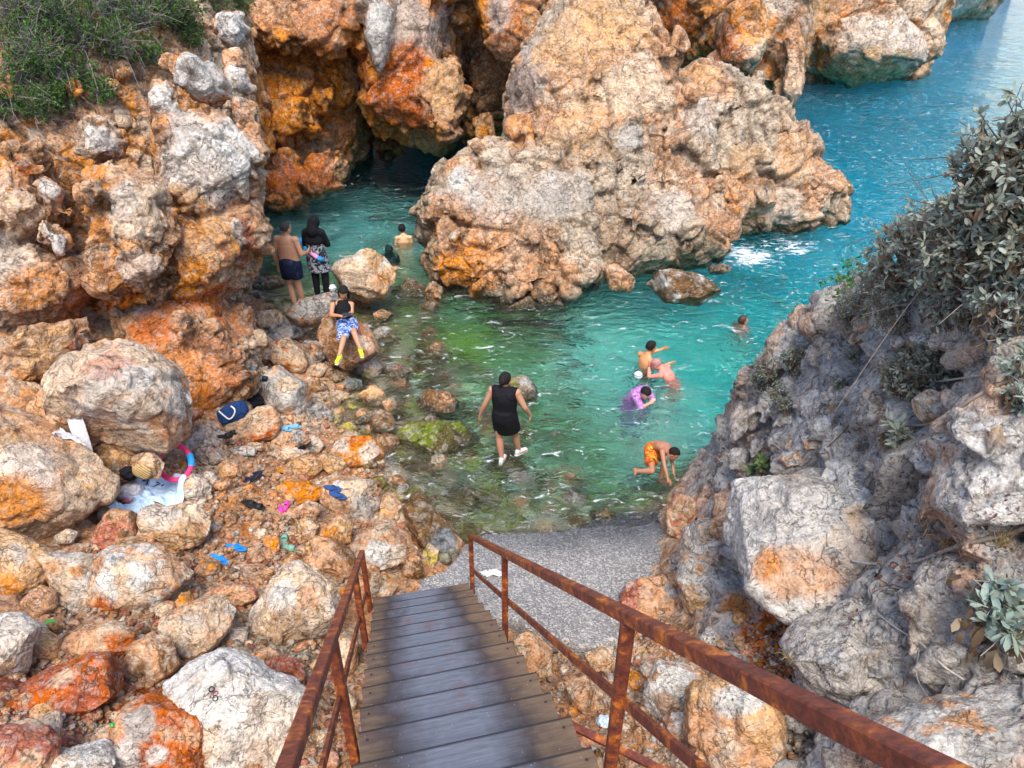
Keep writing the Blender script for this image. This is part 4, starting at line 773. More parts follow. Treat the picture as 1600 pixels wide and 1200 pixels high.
ol = [(640,930),(655,908),(690,893),(715,868),(738,840),(760,832),(880,829),(960,800),(1040,795),(1060,830),(1045,880),(1010,905),(965,925),(980,960),(968,1000),(935,1015),(905,1012),(870,1000),(840,985),(800,965),(750,965),(690,970),(640,960)]
def slabpt(u, v):
    r = ray(u, v); k = (.03-.62)/(s0[1]-s1[1]); t = (.62+k*(0-s1[1])-CH)/(r[2]-k*r[1]); return CP+r*t
op = np.array([slabpt(*x)[:2] for x in ol]); cx = op.mean(0); A2 = np.linspace(0, 1, len(op)+1)
an = 520; t_ = np.linspace(0, len(op), an, endpoint=False); i0 = t_.astype(int); fr = t_-i0
bd = op[i0]*(1-fr)[:, None]+op[(i0+1) % len(op)]*fr[:, None]
bd = (np.roll(bd, 1, 0)+np.roll(bd, -1, 0)+bd*2)/4
nr = 70; ring = []; 
for k in range(nr+1):
    s = (k/nr)**.8 if k else .002
    jit = 1+(vnoise(np.c_[bd*3, np.zeros(an)], 5)*.03+vnoise(np.c_[bd*11, np.zeros(an)], 6)*.012)*s
    xy = cx+(bd-cx)*(s*jit)[:, None]; zz = slabz(xy[:, 0], xy[:, 1])+fbm(np.c_[xy*1.3, np.zeros(an)], 4, 71)*.05+fbm(np.c_[xy*9, np.zeros(an)], 3, 72)*.008
    if k > nr-3: zz -= (.01, .03, .07)[k-nr+2]
    ring.append(np.c_[xy, zz])
for dz_, sc_ in ((.14, .995), (.24, .97)):
    e = ring[nr]; xy = cx+(e[:, :2]-cx)*sc_; ring.append(np.c_[xy, e[:, 2]-dz_+vnoise(np.c_[xy*9, np.zeros(an)], 8)*.03])
Vs = np.concatenate(ring); ii = np.arange(an); Fs = np.concatenate([np.stack([k*an+ii, k*an+(ii+1) % an, (k+1)*an+(ii+1) % an, (k+1)*an+ii], 1) for k in range(len(ring)-1)])
Fs = Fs[:, ::-1]
o = mesh_obj('concrete_slab', Vs, Fs, mc); 
tag(o, 'sloping gritty grey concrete slab running from the stair foot into the water', 'slab')
# ------------------------------------------------------------------ water
mw = bpy.data.materials.new('sea_water'); mw.use_nodes = True; ntw = mw.node_tree; ntw.nodes.remove(ntw.nodes['Principled BSDF']); q = NB(ntw); out = ntw.nodes['Material Output']
pos = q.n('ShaderNodeNewGeometry').outputs['Position']; mp = q.n('ShaderNodeMapping', i={'Rotation': (0, 0, math.radians(-18)), 'Scale': (.8, 1.5, 1)}); q.l(pos, mp.inputs[0])
w0, w0c = q.noise(pos, .35, 2, .5)
wv = q.n('ShaderNodeVectorMath', operation='MULTIPLY_ADD', i={1: (1.1, 1.1, 0)}); q.l(w0c, wv.inputs[0]); q.l(mp.outputs[0], wv.inputs[2]); wp = wv.outputs[0]
a0_, _ = q.noise(pos, .55, 2, .5, .8); a1, _ = q.noise(wp, 1.5, 2, .5, .6); a2, _ = q.noise(wp, 4.2, 3, .55, .8); a3, _ = q.noise(wp, 13, 3, .6, .3)
hh = q.math('MULTIPLY_ADD', a2, 1.0, q.math('MULTIPLY', a1, .8)); hh = q.math('MULTIPLY_ADD', a3, .12, hh); hh = q.math('MULTIPLY_ADD', a0_, 1.6, hh)
sx = q.n('ShaderNodeSeparateXYZ'); q.l(pos, sx.inputs[0])
bp = q.n('ShaderNodeBump', i={'Strength': 1., 'Distance': 1.1}); q.l(hh, bp.inputs['Height'])
gl = q.n('ShaderNodeBsdfGlass', i={'IOR': 1.333, 'Roughness': .02, 'Color': (1, 1, 1, 1)}); q.l(bp.outputs[0], gl.inputs['Normal'])
# foam: broken white water in the channel off the outcrop plus a few white flecks painted in as glints
f1, _ = q.noise(wp, 3.5, 6, .75, 1.5)
def blob(cx_, cy_, r): 
    d = q.n('ShaderNodeVectorMath', operation='DISTANCE', i={1: (cx_, cy_, 0)}); q.l(pos, d.inputs[0]); return q.ramp(q.math('DIVIDE', d.outputs['Value'], r), [(.15, 1.), (1., 0.)])
c1 = G(1170, 400, 0); c2 = G(1120, 440, 0); c3 = G(1300, 340, 0); c4 = G(1240, 385, 0)
fm_ = q.math('MAXIMUM', q.math('MAXIMUM', q.math('MULTIPLY', blob(c4[0], c4[1], 1.8), .8), q.math('MAXIMUM', blob(c1[0], c1[1], 1.5), q.math('MULTIPLY', blob(c2[0], c2[1], 1.2), .6)), q.math('MULTIPLY', blob(c3[0], c3[1], 1.2), .7)))
ff = q.ramp(q.math('MULTIPLY_ADD', fm_, .37, f1), [(.775, 0.), (.87, .8)])
df = q.n('ShaderNodeBsdfDiffuse', i={'Color': (.82, .86, .88, 1)}); ms = q.n('ShaderNodeMixShader'); q.l(ff, ms.inputs[0]); q.l(gl.outputs[0], ms.inputs[1]); q.l(df.outputs[0], ms.inputs[2])
q.l(ms.outputs[0], out.inputs['Surface'])
ab = q.n('ShaderNodeVolumeAbsorption', i={'Color': (.0, .915, .98, 1), 'Density': .44}); q.l(ab.outputs[0], out.inputs['Volume'])
wv_ = np.array([(-900, -300, 0), (900, -300, 0), (900, 1500, 0), (-900, 1500, 0)])
tag(mesh_obj('water', wv_, np.array([[0, 1, 2, 3]]), mw, smooth=False), kind='structure')
# ------------------------------------------------------------------ staircase and rusty handrails
def box(V, F, c, ax, h):      # oriented box: centre, 3 unit axes, half sizes, small chamfer
    n = len(V); ax = [np.array(a, float) for a in ax]; b = min(h)*.18
    def pt(i, j, k, bi, bj, bk): return c+ax[0]*(h[0]-bi)*i+ax[1]*(h[1]-bj)*j+ax[2]*(h[2]-bk)*k
    idx = {}
    for i in (-1, 1):
        for j in (-1, 1):
            for k in (-1, 1):
                for m, (bi, bj, bk) in enumerate(((0, b, b), (b, 0, b), (b, b, 0))): idx[i, j, k, m] = len(V); V.append(pt(i, j, k, bi, bj, bk))
    S = (-1, 1)
    for s in S:
        F.append([idx[s, a, b_, 0] for a, b_ in ((-1, -1), (s, -s), (1, 1), (-s, s))][::1]); F.append([idx[a, s, b_, 1] for a, b_ in ((-1, -1), (-s, s), (1, 1), (s, -s))]); F.append([idx[a, b_, s, 2] for a, b_ in ((-1, -1), (s, -s), (1, 1), (-s, s))])
    for a in S:
        for b_ in S:
            F.append([idx[-1, a, b_, 1], idx[1, a, b_, 1], idx[1, a, b_, 2], idx[-1, a, b_, 2]]); F.append([idx[a, -1, b_, 0], idx[a, 1, b_, 0], idx[a, 1, b_, 2], idx[a, -1, b_, 2]]); F.append([idx[a, b_, -1, 0], idx[a, b_, 1, 0], idx[a, b_, 1, 1], idx[a, b_, -1, 1]])
            for c_ in S: F.append([idx[a, b_, c_, 0], idx[a, b_, c_, 1], idx[a, b_, c_, 2]])
def fixn(o):
    import bmesh
    b = bmesh.new(); b.from_mesh(o.data); bmesh.ops.recalc_face_normals(b, faces=b.faces); b.to_mesh(o.data); b.free(); return o
def bar(name, a, b, wx, wz, m, parent, up=(0, 0, 1)):
    a = np.array(a, float); b = np.array(b, float); y = b-a; L = np.linalg.norm(y); y /= L; x = np.cross(y, up); x /= np.linalg.norm(x); z = np.cross(x, y)
    V = []; F = []; box(V, F, (a+b)/2, (x, y, z), (wx/2, L/2, wz/2)); return fixn(mesh_obj(name, V, F, m, parent, smooth=False))
mr, ntr, b = mat('rusty_steel', .62, .4); q = NB(ntr); pos = q.n('ShaderNodeNewGeometry').outputs['Position']
a1, _ = q.noise(pos, 7, 8, .7, .6); a2, _ = q.noise(pos, 42, 6, .7); a3, _ = q.noise(pos, 16, 8, .75, .4)
c = q.ramp(a1, [(.3, (.085, .022, .014)), (.45, (.17, .042, .022)), (.53, (.25, .062, .02)), (.6, (.5, .14, .022)), (.7, (.68, .27, .05))])
c = q.mix(q.ramp(a3, [(.52, 0.), (.62, .75)]), c, (.13, .035, .028)); c = q.mix(1., c, q.ramp(a2, [(.3, .55), (.7, 1.5)]), 'MULTIPLY'); q.l(c, b.inputs['Base Color'])
q.l(q.ramp(a3, [(.4, .8), (.65, .42)]), b.inputs['Roughness'])
bp = q.n('ShaderNodeBump', i={'Strength': .5, 'Distance': .006}); q.l(q.math('ADD', a2, a3), bp.inputs['Height']); q.l(bp.outputs[0], b.inputs['Normal'])
M['rust'] = mr
mt_, ntt, b = mat('worn_wood', .5, .5); q = NB(ntt); tc = q.n('ShaderNodeTexCoord').outputs['Object']; gp_ = q.n('ShaderNodeNewGeometry').outputs['Position']
mpw = q.n('ShaderNodeMapping', i={'Scale': (1.6, 22, 22)}); q.l(tc, mpw.inputs[0]); g1_, _ = q.noise(mpw.outputs[0], 2.5, 8, .7, .6)
g2_, _ = q.noise(gp_, 3.2, 5, .6, .6); g3_, _ = q.noise(gp_, 9, 6, .7)
sx_ = q.n('ShaderNodeSeparateXYZ'); q.l(tc, sx_.inputs[0])
ctr = q.math('ADD', q.math('ABSOLUTE', q.math('ADD', sx_.outputs[0], .03)), .12); ctr = q.math('MULTIPLY_ADD', g2_, -.42, ctr); ctr = q.math('MULTIPLY_ADD', g3_, -.12, ctr)       # distance from the trodden middle
c = q.ramp(ctr, [(.0, (.12, .13, .16)), (.12, (.075, .075, .09)), (.22, (.045, .033, .029)), (.33, (.12, .078, .048)), (.47, (.16, .10, .058))])
c = q.mix(1., c, q.ramp(g1_, [(.3, .62), (.5, 1.), (.7, 1.35)]), 'MULTIPLY')
c = q.mix(q.ramp(g2_, [(.55, 0.), (.68, .5)]), c, (.12, .06, .055))
vs2 = q.n('ShaderNodeTexVoronoi', i={'Scale': 26}); q.l(gp_, vs2.inputs['Vector']); c = q.mix(q.ramp(vs2.outputs['Distance'], [(.035, .8), (.06, 0.)]), c, (.6, .58, .52))
c = q.mix(q.ramp(q.math('ABSOLUTE', sx_.outputs[1]), [(.186, 0.), (.196, .9)]), c, (.012, .008, .007)); q.l(c, b.inputs['Base Color']); q.l(q.ramp(ctr, [(0., .42), (.3, .62)]), b.inputs['Roughness'])  # dark board edges: nosing shadow and damp edge painted into the colour
bp = q.n('ShaderNodeBump', i={'Strength': .35, 'Distance': .006}); q.l(g1_, bp.inputs['Height']); q.l(bp.outputs[0], b.inputs['Normal'])
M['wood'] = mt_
L0, R0 = np.array([-1.635, 6.22, .75]), np.array([-.52, 6.46, .75]); L1, R1 = np.array([-.805, 2.22, 4.06]), np.array([.305, 2.49, 4.06]); NT = 11
stepL = (L1-L0)/NT; stepR = (R1-R0)/NT
stair = empty('staircase', [(L0[0]+R0[0])/2, (L0[1]+R0[1])/2, .7], 'steep stair of grey worn wooden treads going down to the slab', 'stairs')
Rs = random.Random(3); HX = None
for k in range(-0, 19):
    a, b_ = L0+stepL*k, R0+stepR*k; x = (b_-a); W = np.linalg.norm(x); x /= W; y = np.cross((0, 0, 1), x); y = y/np.linalg.norm(y)      # y points down-stair
    dpt = .205 if k else .16; c = (a+b_)/2-y*dpt+np.array([Rs.uniform(-.006, .006), 0, -.02]); tl = Rs.uniform(-.008, .008)
    z = np.cross(x, y); V = []; F = []; box(V, F, np.zeros(3), ((1, 0, 0), (0, 1, 0), (0, 0, 1)), (W/2+Rs.uniform(-.008, .008), dpt, .019))
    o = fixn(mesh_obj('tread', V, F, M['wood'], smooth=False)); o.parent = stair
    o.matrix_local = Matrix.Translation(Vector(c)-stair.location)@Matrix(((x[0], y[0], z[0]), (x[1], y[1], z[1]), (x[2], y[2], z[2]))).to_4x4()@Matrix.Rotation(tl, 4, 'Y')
    if k > 4:
        sV = []; sF = []
        for sgn in (-1, 1):
            cc = np.array([sgn*(W/2-.05), dpt-.06, .0195]); n = len(sV); sV.append(cc+np.array([0, 0, .002]))
            for j in range(8): sV.append(cc+np.array([math.cos(j*.785)*.009, math.sin(j*.785)*.009, .001]))
            for j in range(8): sF.append([n, n+1+j, n+1+(j+1) % 8])
        s = mesh_obj('screw', sV, sF, plain('screw_head', (.03, .022, .02), .5, .5) if 'screw' not in M else M['screw'], smooth=False); M['screw'] = s.data.materials[0]; s.parent = o
for nm, A, S in (('stringer', L0, stepL), ('stringer', R0, stepR)):
    off = (L0-R0)/np.linalg.norm(L0-R0)*(.05 if A is R0 else -.05); a = A+off+np.array([0, 0, -.3])-S*.3; e = A+S*18.6+off+np.array([0, 0, -.3]); bar('stringer', a, e, .06, .13, M['rust'], stair)
xr = (R0-L0)/np.linalg.norm(R0-L0)
def bar_px(name, par, u0, v0, u1, v1, base, S, off, wx, wz):
    """bar running parallel to the flight in the vertical plane `off` outside the treads, located by its two ends on that plane"""
    n = np.cross(S, (0, 0, 1)); n /= np.linalg.norm(n); o = base+xr*off
    def hit(u, v): r = ray(u, v); t = ((o-CP)@n)/(r@n); return CP+r*t
    return bar(name, hit(u0, v0), hit(u1, v1), wx, wz, M['rust'], par), hit
def hitR(u, v):
    n = np.cross(stepR, (0, 0, 1)); r = ray(u, v); o_ = R0+xr*.05; return CP+r*(((o_-CP)@n)/(r@n))
def rel(p, base, S): f = (p-base)[1]/S[1]; return f, p[2]-(base[2]+S[2]*f)      # tread index and height above the flight
RA, RB = rel(hitR(733, 838), R0, stepR), rel(hitR(1470, 1224), R0, stepR); MA, MB = rel(hitR(734, 892), R0, stepR), rel(hitR(1100, 1224), R0, stepR)
print('rail', RA, RB, MA, MB)
def onf(base, S, off, f, h): return base+S*f+xr*off+np.array([0, 0, h])
for base, S, off, lab, ra, rb, ma, mb, pf in (
    (R0, stepR, .06, 'rusty steel handrail on the right of the stairs, running off the bottom right corner', RA, RB, MA, MB, (RA[0]+.15, rel(hitR(787, 866), R0, stepR)[0], None)),
    (L0, stepL, -.06, 'rusty steel handrail on the left of the stairs, dropping to a short end post', (RA[0]+.1, RA[1]), (RB[0], RB[1]-.22), (MA[0]+.3, MA[1]-.05), (MB[0], MB[1]-.1), (RA[0]+.3, RA[0]+4.3, 9.6))):
    pa, pb = onf(base, S, off, *ra), onf(base, S, off, *rb); ftp = onf(base, S, off, pf[0], -.1)
    rail = empty('handrail', ftp, lab, 'handrail', 'rusty handrails of the stair')
    bar('top_rail', pa, pa+(pb-pa)*1.3, .055, .055, M['rust'], rail)
    p0, p1 = onf(base, S, off+(.02 if off > 0 else -.02), *ma), onf(base, S, off+(.02 if off > 0 else -.02), *mb); bar('middle_rail', p0, p0+(p1-p0)*1.3, .022, .05, M['rust'], rail)
    for f in pf:
        if f is None: f = rel(hitR(977, 992), R0, stepR)[0]
        g = (f-ra[0])/(rb[0]-ra[0]); t0 = pa+(pb-pa)*g-np.array([0, 0, .03]); zb = min(onf(base, S, off, f, -.25)[2], t0[2]-.5); 
        if f > 7: zb = gz(t0[0], t0[1])-.05
        bar('post', t0, (t0[0], t0[1]+1e-4, zb), .055, .055, M['rust'], rail, up=(0, 1, 0))
bm_ = empty('steel_beam', P(890, 1140, 4.6), 'dark steel angle bar lying under the right edge of the stairs', 'steel bar')
bar('angle', P(868, 1120, 4.75), P(1075, 1222, 4.5), .05, .008, M['rust'], bm_); bar('flange', P(868, 1124, 4.79), P(1075, 1228, 4.54), .008, .05, M['rust'], bm_)
# ------------------------------------------------------------------ people: voxel-joined tapered limbs give one continuous body
def cone(a, b, ra, rb, n=16, m=5, sq=1.0, ax=None, fl=1.):
    a = np.array(a, float); b = np.array(b, float); d = b-a; L = np.linalg.norm(d)+1e-9; d /= L
    x = np.array([1., 0, 0]) if ax is None else np.array(ax, float); x = x-d*(x@d)
    if np.linalg.norm(x) < .1: x = np.array([0, 1., 0]); x = x-d*(x@d)
    x /= np.linalg.norm(x); y = np.cross(d, x); V = []; F = []
    prof = [(-ra*math.cos(t), ra*math.sin(t)) for t in np.linspace(.15, math.pi/2, m)]+[(L+rb*fl*math.sin(t), rb*math.cos(t)) for t in np.linspace(0, math.pi/2-.15, m)]
    for (h, r) in prof:
        for k in range(n): t = 2*math.pi*k/n; V.append(a+d*h+(x*math.cos(t)+y*math.sin(t)*sq)*r)
    K = len(prof)
    for i in range(K-1):
        for k in range(n): p0, p1 = i*n+k, i*n+(k+1) % n; F.append([p0, p1, p1+n]); F.append([p0, p1+n, p0+n])
    V.append(a-d*ra); V.append(b+d*rb*fl)
    for k in range(n): F.append([K*n, (k+1) % n, k]); F.append([K*n+1, (K-1)*n+k, (K-1)*n+(k+1) % n])
    return np.array(V), np.array(F)
def ell(c, r, rot=None, n=3):
    V, F = ico(n); V = V*np.array(r)
    if rot is not None: V = V@np.array(rot).T
    return V+np.array(c), F
def hand(w, d, nrm, s=1., curl=.5):
    """wrist point, direction, palm normal -> palm, four fingers of unequal length, thumb off the side"""
    w = np.array(w, float); d = np.array(d, float); d /= np.linalg.norm(d); nrm = np.array(nrm, float); nrm = nrm-d*(nrm@d); nrm /= np.linalg.norm(nrm); x = np.cross(d, nrm); P_ = []
    for k in (-1, 0, 1): P_.append(cone(w+x*k*.018*s, w+d*.075*s+x*k*.024*s, .016*s, .014*s, 8, 3))
    for k, L in enumerate((.062, .072, .068, .052)):
        b0 = w+d*.085*s+x*(k-1.5)*.022*s; c1 = curl*.8; d1 = d*math.cos(c1)+nrm*math.sin(c1); d2 = d*math.cos(2.1*c1)+nrm*math.sin(2.1*c1)
        m1 = b0+d1*L*.5*s; P_.append(cone(b0, m1, .0095*s, .009*s, 8, 3)); P_.append(cone(m1, m1+d2*L*.5*s, .009*s, .0075*s, 8, 3))
    b0 = w+d*.025*s-x*.03*s; t1 = b0+(d*.6-x*.75+nrm*.25)*.035*s; P_.append(cone(b0, t1, .012*s, .0105*s, 8, 3)); P_.append(cone(t1, t1+(d*.85-x*.35+nrm*.3)*.03*s, .0105*s, .008*s, 8, 3)); return P_
def foot(an, d, s=1.):
    an = np.array(an, float); d = np.array(d, float); d[2] = 0; d /= np.linalg.norm(d); x = np.array([d[1], -d[0], 0]); z0 = np.array([0, 0, -.045*s]); P_ = [cone(an, an-d*.03*s+z0*.8, .036*s, .032*s, 10, 4)]
    P_.append(cone(an-d*.035*s+z0, an+d*.12*s+z0*1.15, .03*s, .024*s, 10, 4)); P_.append(cone(an+x*.018*s+z0, an+d*.13*s+x*.028*s+z0*1.25, .028*s, .02*s, 10, 4)); P_.append(cone(an-x*.015*s+z0, an+d*.12*s-x*.028*s+z0*1.25, .026*s, .018*s, 10, 4))
    for k in range(5): b0 = an+d*(.135-.008*abs(k-.5))*s+x*(.034-.017*k)*s+z0*1.25; P_.append(cone(b0, b0+d*(.035-.004*k)*s, (.013-.0012*k)*s, (.011-.001*k)*s, 8, 3))
    return P_
def head(c, fw, up, s=1., neck=None):
    c = np.array(c, float); fw = np.array(fw, float); fw /= np.linalg.norm(fw); up = np.array(up, float); up = up-fw*(up@fw); up /= np.linalg.norm(up); x = np.cross(fw, up); Rm = np.stack([x, fw, up], 1); L = lambda a, b, e: c+(x*a+fw*b+up*e)*s
    P_ = [ell(L(0, -.005, .025), (.076*s, .095*s, .09*s), Rm), ell(L(0, .02, -.045), (.058*s, .068*s, .07*s), Rm), ell(L(0, .055, -.085), (.028*s, .025*s, .022*s), Rm)]
    P_ += [cone(L(0, .085, .005), L(0, .108, -.03), .010*s, .0155*s, 8, 3), ell(L(.015, .09, -.028), (.01*s, .014*s, .008*s), Rm, 2), ell(L(-.015, .09, -.028), (.01*s, .014*s, .008*s), Rm, 2), ell(L(0, .082, -.058), (.024*s, .016*s, .011*s), Rm, 2), ell(L(0, .088, .03), (.045*s, .014*s, .01*s), Rm, 2)]
    for k in (-1, 1): P_ += [ell(L(k*.079, -.008, -.008), (.012*s, .02*s, .031*s), Rm, 2), ell(L(k*.04, .06, -.02), (.022*s, .025*s, .025*s), Rm, 2)]
    return P_, (c, x, fw, up, s)
def hair_cap(fr, vol=1., back=.0, low=-.06):
    c, x, fw, up, s = fr; V, F = ico(5); Rm = np.stack([x, fw, up], 1); D = V*np.array([.088, .108, .102])*s*vol; 
    m = (V[:, 1] > .12+.5*(V[:, 2])) & (V[:, 2] < .7); m |= V[:, 2] < low/.09; D[m] *= .74
    D = D*(1+fbm(V*9, 3, 4)[:, None]*.05)
    return D@Rm.T+c+(-fw*.012+up*.03)*s, F
def build(name, parts, vox, m, parent, it=3, grow=0., pat=None):
    V, F = remesh(parts, vox); V = smoothm(V, F, it)
    if grow: V = V+normals(V, F)*grow
    return mesh_obj(name, V, F, m, parent)
SK = {}
def skin(name, c):
    if name not in SK:
        m, nt, b = mat('skin_'+name, .5, .45); q = NB(nt); pos = q.n('ShaderNodeNewGeometry').outputs['Position']; f, _ = q.noise(pos, 7, 4); g, _ = q.noise(pos, 60, 3)
        cc = q.mix(q.ramp(f, [(.35, 0.), (.65, .5)]), (*c,), (c[0]*1.05, c[1]*.78, c[2]*.7)); q.l(q.mix(1., cc, q.ramp(g, [(.3, .9), (.7, 1.1)]), 'MULTIPLY'), b.inputs['Base Color'])
        b.inputs['Subsurface Weight'].default_value = .12; b.inputs['Subsurface Radius'].default_value = (.02, .008, .004); SK[name] = m
    return SK[name]
def cloth(name, c, c2=None, scale=14, thr=.5, rough=.85, c3=None):
    m, nt, b = mat(name, rough, .2); q = NB(nt); pos = q.n('ShaderNodeTexCoord').outputs['Object']
    g, _ = q.noise(pos, 25, 5, .6, .4); w1, _ = q.noise(pos, 7, 3, .5, 1.)
    col = (*c,)
    if c2 is not None:
        f, _ = q.noise(pos, scale, 3, .5, 2.2); col = q.mix(q.ramp(f, [(thr-.03, 0.), (thr+.03, 1.)]), (*c,), (*c2,))
        if c3 is not None: f3, _ = q.noise(pos, scale*1.7, 2, .5, 1.5); col = q.mix(q.ramp(f3, [(.57, 0.), (.6, 1.)]), col, (*c3,))
    q.l(q.mix(1., col, q.ramp(g, [(.3, .8), (.7, 1.2)]), 'MULTIPLY'), b.inputs['Base Color'])
    bp = q.n('ShaderNodeBump', i={'Strength': .6, 'Distance': .02}); q.l(q.math('MULTIPLY_ADD', g, .4, w1), bp.inputs['Height']); q.l(bp.outputs[0], b.inputs['Normal']); return m
M['hair'] = plain('dark_hair', (.014, .01, .009), .75, .25, .6, 40, 1., 70); M['ghair'] = plain('greying_hair', (.04, .036, .036), .75, .25, .6, 60, 1., 70); M['sole'] = plain('white_rubber', (.7, .7, .68), .6)
J0 = dict(head=(0, .015, 1.61), neck=(0, 0, 1.465), chest=(0, 0, 1.27), waist=(0, .01, 1.08), pelvis=(0, 0, .95),
    shL=(-.175, 0, 1.42), elL=(-.235, -.02, 1.13), wrL=(-.25, .05, .88), shR=(.175, 0, 1.42), elR=(.235, -.02, 1.13), wrR=(.25, .05, .88),
    hiL=(-.09, 0, .93), knL=(-.1, .03, .5), anL=(-.1, -.02, .085), hiR=(.09, 0, .93), knR=(.1, .03, .5), anR=(.1, -.02, .085),
    hfw=(0, 1, 0), hup=(0, 0, 1), hdL=(0, .1, -1), hdR=(0, .1, -1), pnL=(1, 0, 0), pnR=(-1, 0, 0), ftL=(-.2, 1, 0), ftR=(.2, 1, 0))
def human(label, pos, yaw, J, sk, s=1., fat=1., vox=.009, chestx=1., cat='person', female=False):
    j = {k: np.array(v, float) for k, v in {**J0, **J}.items()}; cy_, sy_ = math.cos(yaw), math.sin(yaw); Rz = np.array([[cy_, -sy_, 0], [sy_, cy_, 0], [0, 0, 1]])
    for k in j:
        j[k] = Rz@j[k]
        if k[:2] not in ('hf', 'hu', 'hd', 'pn', 'ft'): j[k] = j[k]*s+np.array(pos)
    xs = j['shR']-j['shL']; xs /= np.linalg.norm(xs); xh = j['hiR']-j['hiL']; xh /= np.linalg.norm(xh); k = s
    P_ = []; hp, fr = head(j['head'], j['hfw'], j['hup'], s*1.07); P_ += hp
    cr, wr, pr = (.165, .135, .165) if female else (.175, .15, .155)
    cr *= chestx*k; wr *= fat*k; pr *= fat**.7*k; sq = .62
    P_ += [cone(j['head']-j['hup']*.05*k, j['neck'], .058*k, .064*k, 12), cone(j['neck'], j['neck']*.6+j['chest']*.4, .06*k, .10*k, 14, 5, .8, xs), cone(j['neck']*.35+j['chest']*.65, j['chest'], cr*.9, cr*.92, 20, 6, sq, xs), cone(j['chest'], j['waist'], cr*.92, wr, 20, 6, sq*(1+.25*(fat-1)*4*.25), xs), cone(j['waist'], j['pelvis'], wr, pr, 20, 6, .68, xh)]
    for S in 'LR':
        sh, el, wr_, hi, kn, an = (j[a+S] for a in ('sh', 'el', 'wr', 'hi', 'kn', 'an')); fa = fat**.5*k
        P_ += [cone(j['neck']*.8+j['chest']*.2, sh, .06*k, .06*fa, 12), cone(j['neck']+np.array([0, 0, .03])*k, sh*.55+j['neck']*.45, .05*k, .045*k, 10), cone(sh, el, .054*fa, .040*fa, 12), cone(el, el*.7+wr_*.3, .041*fa, .041*fa, 12), cone(el*.7+wr_*.3, wr_, .041*fa, .026*k, 12)]
        P_ += hand(wr_, j['hd'+S], j['pn'+S], k, j.get('curl', .45) if not isinstance(j.get('curl'), np.ndarray) else .45)
        P_ += [cone(hi, kn, .088*fa, .056*fa, 14), cone(kn, kn*.65+an*.35, .056*fa, .057*fa, 12), cone(kn*.65+an*.35, an, .057*fa, .035*k, 12)]
        P_.append(ell(j['pelvis']*.55+hi*.45-Rz@np.array([0, .03, .01])*k, (.09*fa, .088*fa, .095*fa)))
        P_ += foot(an, j['ft'+S], k)
    if female:
        for g in (-1, 1): P_.append(ell(j['chest']+xs*g*.075*k+Rz@np.array([0, .085, .02])*k, (.062*k,)*3))
    base = np.array(pos, float); E = empty('person', base, label, cat); build('body', P_, vox, skin(*sk), E, 2)
    return E, j, fr, Rz
SKM, SKT, SKP = ('warm', (.50, .28, .17)), ('tan', (.42, .20, .11)), ('pale', (.60, .36, .27))
def shoe(an, d, m, E, s=1., name='shoe'):
    an = np.array(an, float); d = np.array(d, float); d[2] = 0; d /= np.linalg.norm(d)
    o = build(name, [cone(an+np.array([0, 0, -.035])-d*.035, an+np.array([0, 0, -.045])+d*.13, .042*s, .036*s, 12), cone(an+np.array([0, 0, -.055])-d*.04, an+np.array([0, 0, -.06])+d*.15, .036*s, .032*s, 12), cone(an+np.array([0, 0, .0])-d*.02, an-np.array([0, 0, .04]), .042*s, .045*s, 12)], .008, m, E, 2)
    sole_ = build('sole', [cone(an+np.array([0, 0, -.082])-d*.045, an+np.array([0, 0, -.082])+d*.15, .04*s, .038*s, 14, 4, .38, (d[1], -d[0], 0))], .006, M['sole'], E, 1); sole_.parent = o; sole_.location = (0, 0, 0); return o
def topv(j, k): return j[k]
# 1 man with bare back, dark swim shorts
B1 = P(466, 486, 15.0); B1[2] += .04
E1, j, fr, Rz = human('bare backed man in dark swim shorts standing on the grey slab by a hooded woman', B1, math.radians(-8), dict(wrL=(-.27, .04, .87), elL=(-.26, -.05, 1.14), elR=(.27, -.05, 1.17), wrR=(.30, .17, 1.12), hdR=(.1, .5, .3), hfw=(.45, .9, -.25), head=(.02, .02, 1.615), knL=(-.09, .03, .5), anL=(.0, -.07, .085), knR=(.08, .02, .52), anR=(.1, .06, .13), ftL=(-.9, .25, 0), ftR=(.7, .5, 0)), SKM, 1.02, 1.28, .009, 1.12)
build('swim_shorts', [cone(j['waist']*.25+j['pelvis']*.75, j['pelvis'], .195, .2, 20, 6, .74, Rz[:, 0]), cone(j['hiL'], j['hiL']*.35+j['knL']*.65, .128, .122, 16, 5, 1, None, .05), cone(j['hiR'], j['hiR']*.35+j['knR']*.65, .128, .122, 16, 5, 1, None, .05), cone(j['pelvis']-Rz@np.array([0, .04, .0]), j['pelvis']-Rz@np.array([0, .07, .1]), .17, .15, 16, 5)], .011, cloth('navy_swim_cloth', (.008, .012, .035), (.03, .035, .07), 6, .62, .6), E1, 3)
build('hair', [hair_cap(fr, .98)], .009, M['ghair'], E1, 1)
